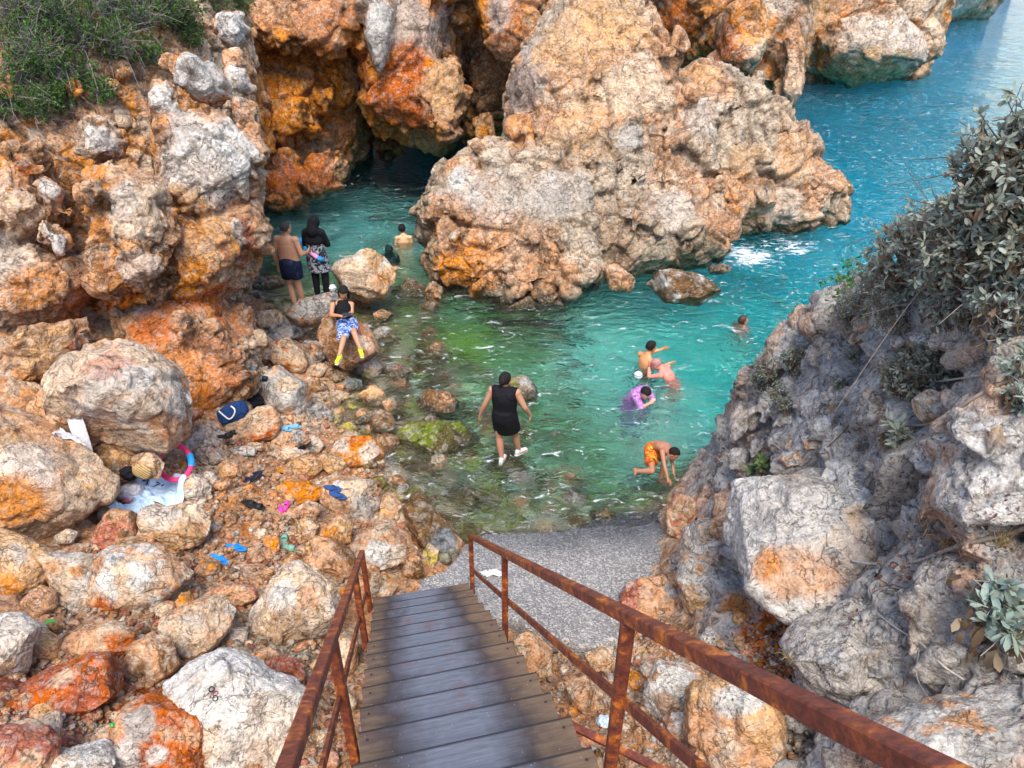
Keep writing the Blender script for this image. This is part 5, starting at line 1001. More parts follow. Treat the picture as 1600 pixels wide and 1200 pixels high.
# 2 woman in black headscarf, patterned tunic, black trousers
B2 = P(505, 466, 15.25); B2[2] += .03
E2, j, fr, Rz = human('woman in black headscarf and grey patterned tunic standing beside the bare backed man', B2, math.radians(-5), dict(elL=(-.24, .06, 1.15), wrL=(-.12, .22, 1.1), elR=(.24, .06, 1.15), wrR=(.14, .22, 1.08), hdL=(1, .3, 0), hdR=(-1, .3, 0), pnL=(0, 0, 1), pnR=(0, 0, 1), hfw=(.5, .8, -.5), head=(.02, .05, 1.59)), SKP, .95, 1.0, .009, 1.0, female=True)
bk_ = cloth('black_jersey', (.008, .008, .01)); hc = fr[0]
build('headscarf', [ell(hc+fr[3]*.02-fr[2]*.015, (.105, .12, .125), np.stack([fr[1], fr[2], fr[3]], 1)), cone(hc-fr[2]*.05, j['neck']-Rz@np.array([0, .04, 0]), .085, .12, 14), cone(j['neck'], j['chest'], .11, .19, 18, 6, .72, Rz[:, 0]), cone(j['shL']-np.array([0, 0, .02]), j['elL'], .066, .055), cone(j['shR']-np.array([0, 0, .02]), j['elR'], .066, .055), cone(j['elL'], j['wrL'], .055, .042), cone(j['elR'], j['wrR'], .055, .042), cone(j['neck'], j['shL'], .09, .068), cone(j['neck'], j['shR'], .09, .068)], .011, bk_, E2, 3)
build('tunic', [cone(j['chest']-np.array([0, 0, .05]), j['waist'], .18, .18, 20, 6, .7, Rz[:, 0]), cone(j['waist'], j['pelvis']-np.array([0, 0, .05]), .18, .215, 20, 6, .72, Rz[:, 0]), cone(j['pelvis'], (j['knL']+j['knR'])/2+np.array([0, 0, .1]), .21, .225, 22, 4, .72, Rz[:, 0], .05)], .012, cloth('marbled_tunic', (.02, .022, .03), (.36, .37, .42), 9, .5), E2, 3)
build('trousers', [cone(j['hiL'], j['knL'], .1, .078), cone(j['knL'], j['anL']+np.array([0, 0, .03]), .078, .06), cone(j['hiR'], j['knR'], .1, .078), cone(j['knR'], j['anR']+np.array([0, 0, .03]), .078, .06)], .011, bk_, E2, 3)
def tubem(name, pts, r, m, parent=None, n=10, caps=True, closed=False):
    p = np.array(pts, float); 
    for _ in range(2):
        if closed: p = np.stack([p*.75+np.roll(p, -1, 0)*.25, p*.25+np.roll(p, -1, 0)*.75], 1).reshape(-1, 3)
        else: q_ = np.stack([p[:-1]*.75+p[1:]*.25, p[:-1]*.25+p[1:]*.75], 1).reshape(-1, 3); p = np.concatenate([p[:1], q_, p[-1:]])
    rr = np.interp(np.linspace(0, 1, len(p)), np.linspace(0, 1, len(np.atleast_1d(r))), np.atleast_1d(r)); V = []; F = []; x = None
    for i in range(len(p)):
        d = p[min(i+1, len(p)-1)]-p[max(i-1, 0)]; d = d/(np.linalg.norm(d)+1e-9)
        if x is None: x = np.cross(d, (.3, .2, 1))
        x = x-d*(x@d); x /= np.linalg.norm(x)+1e-9; y = np.cross(d, x)
        for k in range(n): t = 2*math.pi*k/n; V.append(p[i]+(x*math.cos(t)+y*math.sin(t))*rr[i])
    for i in range(len(p)-1):
        for k in range(n): a = i*n+k; b_ = i*n+(k+1) % n; F.append([a, b_, b_+n, a+n])
    if caps: F.append(list(range(n))[::-1]); F.append([(len(p)-1)*n+k for k in range(n)])
    if name is None: return V, F
    return mesh_obj(name, V, F, m, parent)
M['pink'] = plain('pink_foam', (.85, .05, .18), .7, .3, .08); M['pink2'] = plain('light_pink_foam', (.85, .3, .5), .7, .3, .08); M['blue'] = plain('blue_foam', (.02, .32, .75), .7, .3, .08)
def PP(u, v, d): return P(u, v, d)
nd = empty('pool_noodle', P(490, 395, 15.0), 'blue and pink foam noodle tucked between the standing couple', 'pool noodle')
tubem('blue_end', [PP(469, 374, 14.9), PP(475, 384, 14.75), PP(483, 393, 14.65)], .038, M['blue'], nd); tubem('pink_middle', [PP(483, 393, 14.65), PP(490, 398, 14.6), PP(496, 403, 14.6)], .042, M['pink2'], nd); tubem('blue_tip', [PP(496, 403, 14.6), PP(501, 406, 14.62), PP(507, 402, 14.8)], .041, M['blue'], nd)
# 3 seated girl
B3 = P(546, 500, 13.85)
dS = lambda u, v, d: (P(u, v, d)-B3)
hb = {k: dS(*v) for k, v in dict(head=(536, 455, 13.75), neck=(533, 470, 13.85), chest=(535, 482, 13.85), waist=(537, 494, 13.85), pelvis=(540, 504, 13.9), shL=(549, 474, 13.9), elL=(550, 488, 13.85), wrL=(541, 493, 13.62), shR=(518, 475, 13.75), elR=(516, 492, 13.6), wrR=(530, 493, 13.5), hiL=(549, 506, 13.9), knL=(554, 522, 13.5), anL=(564, 548, 13.45), hiR=(535, 508, 13.8), knR=(536, 532, 13.3), anR=(529, 559, 13.2)).items()}
hb.update(hfw=(-.05, -.75, -.65), hup=(.1, -.6, .8), hdL=(-1, -.5, 0), hdR=(1, -.6, .1), pnL=(0, 0, 1), pnR=(0, 0, 1), ftL=(.35, -1, 0), ftR=(-.15, -1, 0))
E3, j, fr, Rz = human('girl in black camisole and blue patterned skirt leaning on a boulder looking at her phone', B3, 0, hb, ('girl', (.52, .27, .15)), .94, .92, .008, .92)
xs = j['shR']-j['shL']; xs /= np.linalg.norm(xs)
build('camisole', [cone(j['chest']*.72+j['neck']*.28, j['chest'], .15, .165, 18, 5, .82, xs, 1.), cone(j['chest'], j['waist'], .168, .15, 18, 5, .8, xs), cone(j['waist'], j['pelvis']*.4+j['waist']*.6, .137, .145, 18, 5, .72, xs)], .010, bk_, E3, 2)
for s_, nm in ((j['shL'], 'strap'), (j['shR'], 'strap')): tubem('strap', [j['chest']*.5+s_*.5+np.array([0, -.12, .02]), s_*.72+j['neck']*.28+np.array([0, -.035, .075]), s_*.65+j['neck']*.35+np.array([0, .05, .04])], .007, bk_, E3, 6)
kL, kR = j['knL'], j['knR']
build('skirt', [cone(j['waist']*.35+j['pelvis']*.65, j['pelvis'], .148, .175, 18, 5, .8, xs), cone(j['hiL'], j['hiL']*.5+kL*.5, .125, .105), cone(j['hiR'], j['hiR']*.28+kR*.72, .125, .105), cone(j['pelvis']+np.array([0, -.08, 0]), (j['hiR']+kR)/2+np.array([-.03, -.02, -.07]), .13, .09), cone((j['hiR']+kR)/2, kR*.9+j['hiR']*.1+np.array([-.09, 0, -.03]), .1, .035), cone(j['hiL']*.5+kL*.5, j['hiR']*.4+kR*.6, .09, .09)], .010, cloth('blue_print_skirt', (.05, .12, .42), (.45, .55, .75), 11, .5, .8, (.02, .03, .12)), E3, 3)
lm = plain('lime_rubber', (.62, .85, .02), .5, .4, .08)
shoe(j['anL'], j['ftL'], lm, E3); shoe(j['anR'], j['ftR'], lm, E3)
hm_ = fr[0]; build('hair', [hair_cap(fr, 1.1, low=-.9), cone(hm_-fr[2]*.06, hm_-fr[2]*.1-fr[3]*.14, .08, .05), cone(hm_+fr[1]*.075-fr[2]*.02, hm_+fr[1]*.08-fr[3]*.17+fr[2]*.02, .035, .025), cone(hm_-fr[1]*.075-fr[2]*.02, hm_-fr[1]*.08-fr[3]*.17+fr[2]*.02, .035, .025)], .009, M['hair'], E3, 2)
M['eye'] = plain('dark_eye', (.02, .012, .01), .3, .5, 0); M['lip'] = plain('lip', (.45, .12, .1), .5, .3, 0)
for sg in (-1, 1):
    V, F = ell(hm_+fr[1]*sg*.034+fr[2]*.086+fr[3]*.004, (.014, .008, .007), np.stack([fr[1], fr[2], fr[3]], 1), 2); mesh_obj('eye', V, F, M['eye'], E3)
    V, F = ell(hm_+fr[1]*sg*.034+fr[2]*.09+fr[3]*.026, (.02, .006, .005), np.stack([fr[1], fr[2], fr[3]], 1), 2); mesh_obj('eyebrow', V, F, M['hair'], E3)
V, F = ell(hm_+fr[2]*.092-fr[3]*.06, (.024, .01, .009), np.stack([fr[1], fr[2], fr[3]], 1), 2); mesh_obj('mouth', V, F, M['lip'], E3)
V, F = ico(4); sw = V*.06*(1+fbm(V*5, 3, 2)[:, None]*.5); mesh_obj('scrunchie', sw+P(520, 450, 13.95), F, cloth('white_print', (.7, .68, .66), (.08, .07, .07), 30, .6), E3)
ph = empty('phone', P(541, 492, 13.4), 'dark phone held in the hands of the seated girl', 'phone'); V = []; F = []; box(V, F, P(542, 491.5, 13.38), ((1, 0, 0), (0, .85, .52), (0, -.52, .85)), (.075, .036, .005)); fixn(mesh_obj('case', V, F, plain('phone_case', (.01, .01, .012), .3, .5), ph, smooth=False)); V = []; F = []; box(V, F, P(542, 491.5, 13.38)+np.array([0, -.52, .85])*.0062, ((1, 0, 0), (0, .85, .52), (0, -.52, .85)), (.069, .031, .0012)); fixn(mesh_obj('screen', V, F, plain('phone_glass', (.02, .025, .035), .08, .6, 0), ph, smooth=False))
# 4 woman in the black dress
B4 = G(789, 722, -.02)
E4, j, fr, Rz = human('woman in sleeveless black dress and white sandals wading away over a drowned rock', B4, math.radians(-12), dict(shL=(-.195, 0, 1.42), shR=(.195, 0, 1.42), elL=(-.30, -.03, 1.17), wrL=(-.40, .0, .93), elR=(.33, -.02, 1.17), wrR=(.40, .1, .94), hdL=(-.25, .1, -1), hdR=(.05, .2, -1), anR=(.19, .22, .12), knR=(.13, .16, .52), anL=(-.05, -.02, .085), ftL=(.1, 1, 0), ftR=(.65, .75, 0), hfw=(.25, 1, -.35), head=(.0, .05, 1.585), neck=(0, .02, 1.45)), ('woman', (.52, .27, .17)), .97, 1.22, .009, 1.06, female=True)
X = Rz[:, 0]
build('dress', [cone(j['neck']*.30+j['chest']*.70+np.array([0, 0, .02]), j['chest'], .175, .2, 22, 6, .66, X), cone(j['chest'], j['waist'], .203, .19, 22, 6, .7, X), cone(j['waist'], j['pelvis'], .19, .208, 22, 6, .74, X), cone(j['pelvis'], (j['knL']+j['knR'])/2+np.array([0, 0, .12]), .21, .222, 24, 3, .74, X, .04), cone(j['shL']*.78+j['neck']*.22, j['chest']+Rz@np.array([-.1, 0, .1]), .078, .125, 14), cone(j['shR']*.78+j['neck']*.22, j['chest']+Rz@np.array([.1, 0, .1]), .078, .125, 14), cone(j['neck']+np.array([0,0,-.02]), j['shL']*.6+j['neck']*.4, .066, .07, 12), cone(j['neck']+np.array([0,0,-.02]), j['shR']*.6+j['neck']*.4, .066, .07, 12), cone(j['neck']-np.array([0, 0, .07]), j['chest'], .1, .15, 18, 5, .75, X)], .011, cloth('black_dress_cloth', (.009, .009, .012)), E4, 3)
hc = fr[0]; build('hair', [hair_cap(fr, 1.04), ell(hc-fr[2]*.10-fr[3]*.005, (.055, .045, .06))], .009, M['hair'], E4, 1)
shoe(j['anL'], j['ftL'], M['sole'], E4, .97, 'sandal'); shoe(j['anR'], j['ftR'], M['sole'], E4, .97, 'sandal')
# 5 boy bending, orange floral shorts
B5 = P(1030, 752, 12.0); dB = lambda u, v, d: P(u, v, d)-B5
hb = {k: dB(*v) for k, v in dict(head=(1056, 701, 11.55), neck=(1045, 693, 11.75), chest=(1036, 687, 11.9), waist=(1026, 686, 12.05), pelvis=(1018, 691, 12.15), shL=(1036, 697, 11.62), elL=(1040, 722, 11.5), wrL=(1046, 746, 11.45), shR=(1052, 692, 11.95), elR=(1054, 715, 11.85), wrR=(1057, 737, 11.75), hiL=(1014, 695, 12.05), knL=(1017, 733, 11.75), anL=(986, 733, 11.9), hiR=(1023, 693, 12.25), knR=(1040, 715, 11.95), anR=(1032, 752, 12.1)).items()}
hb.update(hfw=(.45, -.35, -.75), hup=(.75, -.2, .5), hdL=(.5, -.5, -.6), hdR=(.4, -.2, -.9), pnL=(0, 0, -1), pnR=(-1, 0, -.2), ftL=(.05, .3, -1), ftR=(1, -.4, 0))
E5, j, fr, Rz = human('bare chested boy in orange floral shorts bending down at the water', B5, 0, hb, ('boy', (.46, .22, .13)), .84, .9, .008, .95)
xh = j['hiR']-j['hiL']; xh /= np.linalg.norm(xh)
build('swim_shorts', [cone(j['waist']*.3+j['pelvis']*.7, j['pelvis'], .135, .15, 18, 5, .78, xh), cone(j['hiL'], j['hiL']*.35+j['knL']*.65, .106, .102, 16, 5, 1, None, .05), cone(j['hiR'], j['hiR']*.4+j['knR']*.6, .106, .1, 16, 5, 1, None, .05)], .009, cloth('orange_floral_cloth', (.85, .09, .02), (.75, .38, .03), 13, .52, .8, (.03, .06, .02)), E5, 2)
build('hair', [hair_cap(fr, .98)], .008, M['hair'], E5, 1)
# swimmers
def wade(label, u, v, s, yaw, J, sk, fat=1., z=-1.22, **k):
    p = G(u, v, 0); p[2] = z; return human(label, p, yaw, J, sk, s, fat, .010, **k)
E6, j, fr, Rz = wade('dark haired man waist deep in the pool reaching toward a splashing bather', 1008, 571, .98, math.radians(-62), dict(head=(0, .1, 1.63), neck=(0, .03, 1.49), chest=(0, -.02, 1.3), shL=(-.19, .0, 1.4), shR=(.19, .02, 1.38), elL=(-.2, .24, 1.36), wrL=(-.12, .48, 1.42), elR=(.24, .26, 1.28), wrR=(.16, .52, 1.24), hdL=(.1, 1, .1), hdR=(0, 1, -.1), hfw=(0, 1, -.3)), ('swimmer', (.62, .31, .14)), 1.1)
build('hair', [hair_cap(fr, 1.04)], .009, M['hair'], E6, 1); build('swim_shorts', [cone(j['waist']*.2+j['pelvis']*.8, j['pelvis'], .17, .18, 18, 5, .75, Rz[:, 0]), cone(j['hiL'], j['knL'], .11, .1), cone(j['hiR'], j['knR'], .11, .1)], .012, cloth('dark_trunks', (.01, .012, .03)), E6, 2)
E7, j, fr, Rz = wade('flushed bather bending forward with hands at face, splashing in the pool', 1052, 590, .95, math.radians(58), dict(pelvis=(0, -.1, .95), waist=(0, -.02, 1.08), chest=(0, .1, 1.28), neck=(0, .26, 1.42), head=(0, .38, 1.46), hfw=(0, .75, -.65), hup=(0, .6, .75), shL=(-.18, .2, 1.36), shR=(.18, .2, 1.36), elL=(-.22, .42, 1.28), wrL=(-.08, .5, 1.42), elR=(.22, .42, 1.28), wrR=(.08, .5, 1.42), hdL=(.2, -.2, 1), hdR=(-.2, -.2, 1), pnL=(0, -1, 0), pnR=(0, -1, 0)), ('flushed', (.70, .28, .22)), 1.15)
build('hair', [hair_cap(fr, 1.0)], .009, plain('wet_light_hair', (.42, .22, .2), .4), E7, 1)
E8, j, fr, Rz = wade('dark haired woman in purple patterned top bending in the pool', 992, 618, .92, math.radians(-140), dict(pelvis=(0, -.05, .95), waist=(0, .0, 1.08), chest=(0, .08, 1.26), neck=(0, .2, 1.40), head=(.06, .3, 1.44), hfw=(.5, .6, -.7), hup=(.2, .6, .7), shL=(-.17, .12, 1.36), shR=(.17, .14, 1.36), elL=(-.22, .3, 1.15), wrL=(-.05, .42, 1.25), elR=(.2, .35, 1.2), wrR=(.08, .45, 1.3), hdL=(.5, .2, .6), hdR=(-.5, .2, .6)), ('bather', (.60, .36, .28)), 1.05, z=-1.12)
pm = cloth('purple_print_cloth', (.50, .22, .55), (.16, .03, .22), 28, .52, .7, (.75, .5, .75)); build('top', [cone(j['neck']*.3+j['chest']*.7, j['chest'], .17, .2, 20, 5, .7, Rz[:, 0]), cone(j['chest'], j['waist'], .205, .2, 20, 5, .75, Rz[:, 0]), cone(j['waist'], j['pelvis'], .2, .24, 20, 5, .8, Rz[:, 0]), cone(j['pelvis'], j['pelvis']-np.array([0, 0, .35]), .24, .26, 20, 5, .8, Rz[:, 0]), cone(j['shL'], j['elL'], .08, .065), cone(j['shR'], j['elR'], .08, .065)], .011, pm, E8, 3)
build('hair', [hair_cap(fr, 1.12, low=-.09), cone(fr[0]-fr[2]*.07, fr[0]-fr[2]*.04-fr[3]*.18, .07, .05)], .009, M['hair'], E8, 1)
E9, j, fr, Rz = wade('distant bather shoulder deep in the blue channel beside the hillside', 1160, 505, .95, math.radians(-60), dict(hfw=(.2, 1, 0)), ('far_bather', (.62, .28, .2)), 1.1, z=-1.48)
build('hair', [hair_cap(fr, 1.02)], .01, plain('brown_wet_hair', (.07, .035, .02), .5), E9, 1)
E10, j, fr, Rz = wade('bather with hooded black swimwear behind the big sunlit boulder', 609, 407, .93, math.radians(10), dict(), SKP, 1.0, z=-1.22)
build('swim_hood', [ell(fr[0]+fr[3]*.02, (.1, .115, .12)), cone(fr[0]-fr[2]*.04, j['neck'], .085, .1), cone(j['neck'], j['chest'], .12, .19, 18, 6, .7, Rz[:, 0]), cone(j['shL'], j['elL'], .075, .055), cone(j['shR'], j['elR'], .075, .055)], .011, cloth('dark_teal_swimwear', (.008, .02, .022), (.03, .1, .09), 12, .6), E10, 2)
E11, j, fr, Rz = wade('bare backed bather alone in the green cove water before the cave', 631, 378, .98, math.radians(5), dict(head=(-.03, .1, 1.63), neck=(0, .04, 1.47)), ('cove_bather', (.64, .42, .24)), 1.2, z=-1.28)
build('hair', [hair_cap(fr, 1.04)], .01, M['hair'], E11, 1)
# 12 bather cut by the left edge
w12 = P(0, 952, 6.5); B12 = w12-np.array([.25, .05, .88]); B12[2] = gz(B12[0], B12[1])
E12, j, fr, Rz = human('bather cut off by the left edge of the picture with only a bare arm showing', B12, .1, dict(), SKT, (w12[2]-B12[2])/.88, 1.05, .011)
build('swim_shorts', [cone(j['waist']*.3+j['pelvis']*.7, j['pelvis'], .165, .18, 18, 5, .76, Rz[:, 0]), cone(j['hiL'], j['hiL']*.4+j['knL']*.6, .115, .11, 16, 5, 1, None, .05), cone(j['hiR'], j['hiR']*.4+j['knR']*.6, .115, .11, 16, 5, 1, None, .05)], .012, cloth('grey_swim_cloth', (.08, .09, .12)), E12, 2)
build('hair', [hair_cap(fr, 1.0)], .01, M['hair'], E12, 1)
print('people', round(time.time()-T0, 1))
# ------------------------------------------------------------------ belongings on the bank
bpy.context.view_layer.update(); DG = bpy.context.evaluated_depsgraph_get()
def hit(u, v, skip=('water', 'top_rail', 'middle_rail', 'post', 'tread', 'body', 'foliage', 'stems', 'dry_leaves')):
    o = Vector(CP); d = Vector(ray(u, v)).normalized()
    for _ in range(40):
        ok, p, n, i, ob, _m = sc.ray_cast(DG, o, d)
        if not ok: return G(u, v, 0), np.array([0, 0, 1.])
        if ob.name.split('.')[0] in skip: o = p+d*.002; continue
        return np.array(p), np.array(n)
def down(x, y, z0):
    ok, p, n, i, ob, _m = sc.ray_cast(DG, Vector((x, y, z0)), Vector((0, 0, -1))); return p[2] if ok else 0
def frame(u, v, ang):
    ps = [hit(u+a, v+b_) for a, b_ in ((0, 0), (5, 0), (-5, 0), (0, 4), (0, -4))]; p = ps[0][0]; n = sum(x[1] for x in ps); n = n/np.linalg.norm(n)+np.array([0, 0, 1.2]); n /= np.linalg.norm(n)
    r = ray(u+math.cos(ang)*8, v+math.sin(ang)*8); q_ = CP+r*(((p-CP)@n)/(r@n)); y = q_-p; y -= n*(y@n); y /= np.linalg.norm(y); return p, np.cross(y, n), y, n
def slipper(u, v, deg, cols, kind, label, L=.27, cat='flip flop', group='footwear left on the bank'):
    p, x, y, n = frame(u, v, math.radians(deg)); p = p+n*.012; M3 = np.stack([x, y, n], 1); E = empty({'flip flop': 'flip_flop', 'slide': 'slide_sandal', 'sandal': 'sandal', 'clog': 'clog'}[cat], p, label, cat, group)
    N_ = 26; t = np.linspace(0, 2*math.pi, N_, endpoint=False); w = np.where(np.cos(t) > 0, .185, .15)*L*(1-.1*np.exp(-((np.cos(t)+.1)/.35)**2)); ox = np.sin(t)*w; oy = np.cos(t)*L/2
    V = []; F = []
    for z_, s_ in ((-.008, .96), (-.002, 1.), (.008, 1.), (.012, .95)): V += [(a*s_, b_*s_, z_+.01*max(0, -b_/L)*2) for a, b_ in zip(ox, oy)]
    for k in range(3):
        for i in range(N_): j = (i+1) % N_; F.append([k*N_+i, k*N_+j, (k+1)*N_+j, (k+1)*N_+i])
    F.append(list(range(N_))[::-1]); F.append([3*N_+i for i in range(N_)])
    V = np.array(V)@M3.T+p; mesh_obj('sole', V, F, cols[0], E, smooth=False)
    if kind == 'thong':
        tp = (0, .30*L, .014)
        for s_ in (-1, 1): tubem('strap', [np.array(tp)@M3.T+p, np.array((s_*.07*L, .18*L, .04))@M3.T+p, np.array((s_*.15*L, .0, .03))@M3.T+p, np.array((s_*.155*L, -.1*L, .008))@M3.T+p], .0075, cols[1], E, 6)
    else:
        w0, y0, y1, hh_ = (.175*L, .02*L, .33*L, .055) if kind == 'slide' else (.18*L, -.02*L, .46*L, .06); V = []; F = []
        for i in range(9):
            a = math.pi*i/8
            for yy, k in ((y0, 1.), (y0*.5+y1*.5, 1.04), (y1, .9 if kind == 'slide' else .35)): V.append((math.cos(a)*w0*k, yy, math.sin(a)*hh_*(1 if kind == 'slide' else k)+.004)) 
        n0 = len(V); V += [(a*.9, b_, max(0, c-.006)) for a, b_, c in V]
        for i in range(8):
            for j in range(2): a = i*3+j; F.append([a, a+1, a+4, a+3]); F.append([n0+a, n0+a+3, n0+a+4, n0+a+1])
            F.append([i*3, i*3+3, n0+i*3+3, n0+i*3]); F.append([i*3+2, n0+i*3+2, n0+i*3+5, i*3+5])
        fixn(mesh_obj('strap' if kind == 'slide' else 'upper', np.array(V)@M3.T+p, F, cols[1], E))
    return E
def pm_(n, c, r=.6): return plain(n, c, r, .35, .12, 20)
K1, NV, SLT, LBL, BBL, MNT, PNK = pm_('black_rubber', (.012, .012, .014)), pm_('navy_rubber', (.015, .06, .2)), pm_('slate_rubber', (.10, .15, .2)), pm_('light_blue_rubber', (.16, .42, .68)), pm_('bright_blue_rubber', (.01, .22, .7)), pm_('mint_rubber', (.18, .36, .28)), pm_('hot_pink_rubber', (.85, .05, .42)); PRP = pm_('purple_strap', (.06, .035, .12))
for a in [(392, 575, 40, (SLT, SLT), 'slide', 'slate blue slide by the orange pebble, upper of the slate pair', .27, 'slide'), (410, 592, 10, (SLT, K1), 'slide', 'darker slate slide lying on the grey ledge, lower of the slate pair', .27, 'slide'),
          (351, 683, -5, (K1, K1), 'slide', 'black sandal below the navy duffel bag, left one of its pair', .25, 'sandal'), (361, 678, -15, (K1, K1), 'slide', 'black sandal below the navy duffel bag, right one of its pair', .25, 'sandal'),
          (446, 671, 15, (LBL, LBL), 'slide', 'light blue slide, left one of the pair on the squat grey stone', .24, 'slide'), (459, 668, 0, (LBL, LBL), 'slide', 'light blue slide, right one of the pair on the squat grey stone', .24, 'slide'),
          (384, 752, -12, (K1, PRP), 'thong', 'black flip flop with purple strap, lower left of its pair', .28, 'flip flop'), (397, 744, -28, (K1, PRP), 'thong', 'black flip flop with purple strap, upper right of its pair', .28, 'flip flop'),
          (388, 787, 20, (K1, K1), 'slide', 'chunky black slide, upper one of the pair in the red earth', .29, 'slide'), (399, 793, 8, (K1, K1), 'slide', 'chunky black slide, lower one of the pair in the red earth', .29, 'slide'),
          (439, 798, 80, (PNK, PNK), 'clog', 'hot pink clog, left one of the small pink pair', .19, 'clog'), (448, 792, -70, (PNK, PNK), 'clog', 'hot pink clog, right one of the small pink pair', .19, 'clog'),
          (369, 857, 12, (BBL, BBL), 'thong', 'bright blue flip flop, upper right of the blue pair', .26, 'flip flop'), (343, 875, 28, (BBL, BBL), 'thong', 'bright blue flip flop, lower left of the blue pair', .26, 'flip flop'),
          (443, 846, -75, (MNT, MNT), 'slide', 'mint green slide lying strap up, upper one of its pair', .25, 'slide'), (450, 857, 15, (MNT, MNT), 'slide', 'mint green slide, lower one of its pair', .25, 'slide'),
          (520, 764, 12, (NV, NV), 'thong', 'navy flip flop on the flat speckled boulder, upper one', .28, 'flip flop'), (528, 775, 18, (NV, NV), 'thong', 'navy flip flop on the flat speckled boulder, lower one', .28, 'flip flop')]:
    slipper(a[0], a[1], a[2], a[3], a[4], a[5], a[6], a[7])
def drape(name, u, v, sx, sy, deg, m, label, cat, fold=.02, fr=9, thick=.012, trim=None, seed=1):
    p, _n = hit(u, v); a = math.radians(deg); X = np.array([math.cos(a), math.sin(a)]); Y = np.array([-math.sin(a), math.cos(a)]); n = 44
    S, T = np.meshgrid(np.linspace(-1, 1, n), np.linspace(-1, 1, n)); S, T = S.ravel(), T.ravel(); jit = 1+vnoise(np.c_[S*1.6, T*1.6, S*0+seed], seed)*.28
    xy = p[:2]+(S*sx*jit)[:, None]*X+(T*sy*jit)[:, None]*Y; z = np.array([down(x, y, p[2]+.22) for x, y in xy]); z = np.maximum(z, p[2]-.3).reshape(n, n); z0 = z.copy()
    for _ in range(6): 
        zz = np.pad(z, 1, 'edge'); z = np.maximum(z0, (zz[:-2, 1:-1]+zz[2:, 1:-1]+zz[1:-1, :-2]+zz[1:-1, 2:])/4)
    z = z.ravel()+thick+fold*(1+np.sin(fr*(S+.5*vnoise(np.c_[S*2, T*2, S*0], 9))))*.5*(.4+.6*np.abs(T))+fbm(np.c_[xy*8, S*0], 3, seed)*fold*.6
    V = np.c_[xy, z]; idx_ = np.arange(n*n).reshape(n, n); F = np.stack([idx_[:-1, :-1].ravel(), idx_[:-1, 1:].ravel(), idx_[1:, 1:].ravel(), idx_[1:, :-1].ravel()], 1)
    o = mesh_obj(name, V, F, m, origin=p); sol = o.modifiers.new('t', 'SOLIDIFY'); sol.thickness = .004; return tag(o, label, cat)
def blobth(name, u, v, r, m, label, cat, seed=1, crumple=.35, lift=.5, fr=2.2, squash=(1, 1, .8), deg=0, d_off=0):
    p, n = hit(u, v); V, F = ico(5); D = V*np.array(squash)*r; D = D*(1+fbm(V*fr, 4, seed)[:, None]*crumple+(1-np.abs(fbm(V*fr*1.6, 3, seed+4)))[:, None]*crumple*.3); D = D@np.array(Matrix.Rotation(math.radians(deg), 3, 'Z')).T
    o = mesh_obj(name, D+p+np.array([0, 0, r*lift]), F, m, origin=p); return tag(o, label, cat)
tw = cloth('pale_blue_towel', (.50, .66, .82)); wc = cloth('white_cloth', (.74, .74, .76)); bc = cloth('black_cloth', (.01, .01, .014))
drape('towel', 250, 772, .33, .27, 8, tw, 'pale blue white towel draped over a squarish boulder with black flip flops on it', 'towel', .03, 7)
drape('towel_end', 210, 796, .13, .24, -30, tw, 'hanging corner of pale cloth beside the draped towel', 'cloth', .03, 6, seed=4)
slipper(228, 757, -40, (K1, K1), 'thong', 'black flip flop lying on the pale towel, left one', .25, 'flip flop'); slipper(241, 759, -5, (K1, K1), 'thong', 'black flip flop lying on the pale towel, right one', .25, 'flip flop')
mpb, ntp, b = mat('thin_plastic', .25, .5); b.inputs['Base Color'].default_value = (.75, .72, .78, 1); b.inputs['Alpha'].default_value = .62
blobth('plastic_bag', 205, 775, .13, mpb, 'half transparent plastic bag with pink contents left of the towel', 'plastic bag', 5, .5)
blobth('pink_contents', 202, 782, .07, pm_('pink_content', (.7, .22, .25)), 'pink bundle inside the half transparent bag', 'bundle', 6, .3, .4)
blobth('black_bundle', 205, 746, .11, bc, 'black crumpled cloth bundle on top of the straw bag', 'cloth', 7, .5, .9)
st, nts, b = mat('woven_straw', .8, .2); q = NB(nts); pos = q.n('ShaderNodeTexCoord').outputs['Object']; wvv = q.n('ShaderNodeTexWave', wave_type='BANDS', bands_direction='DIAGONAL', i={'Scale': 14, 'Distortion': 1.}); q.l(pos, wvv.inputs[0]); q.l(q.ramp(wvv.outputs['Fac'], [(.3, (.62, .46, .22)), (.6, (.35, .22, .08))]), b.inputs['Base Color']); bp = q.n('ShaderNodeBump', i={'Strength': .6, 'Distance': .01}); q.l(wvv.outputs['Fac'], bp.inputs['Height']); q.l(bp.outputs[0], b.inputs['Normal'])
p, n = hit(222, 742); pd = P(224, 735, (p-CP)@FW-.03); V, F = ico(5); D = V/np.max(np.abs(V)**1, axis=1)[:, None]**.12*np.array([.11, .04, .11])*(1-.25*V[:, 2:3]); D = D*(1+fbm(V*2, 3, 4)[:, None]*.12); tag(mesh_obj('straw_bag', D@np.array(Matrix.Rotation(.7, 3, 'Y')).T+pd, F, st, origin=pd), 'woven straw beach bag standing behind the towel', 'bag')
drape('white_bag', 116, 684, .14, .13, 20, wc, 'crumpled thin white plastic bag on the huge sloping slab', 'plastic bag', .05, 8, seed=8)
drape('paper', 768, 897, .13, .06, 15, wc, 'white crumpled paper on the concrete slab behind the right handrail', 'paper', .03, 6, seed=11)
blobth('foil', 944, 1131, .06, plain('foil', (.55, .68, .8), .2, .8, .3, 40, .8, 40), 'pale blue crinkled plastic scrap between the stairs and rail post', 'litter', 12, .7, .3)
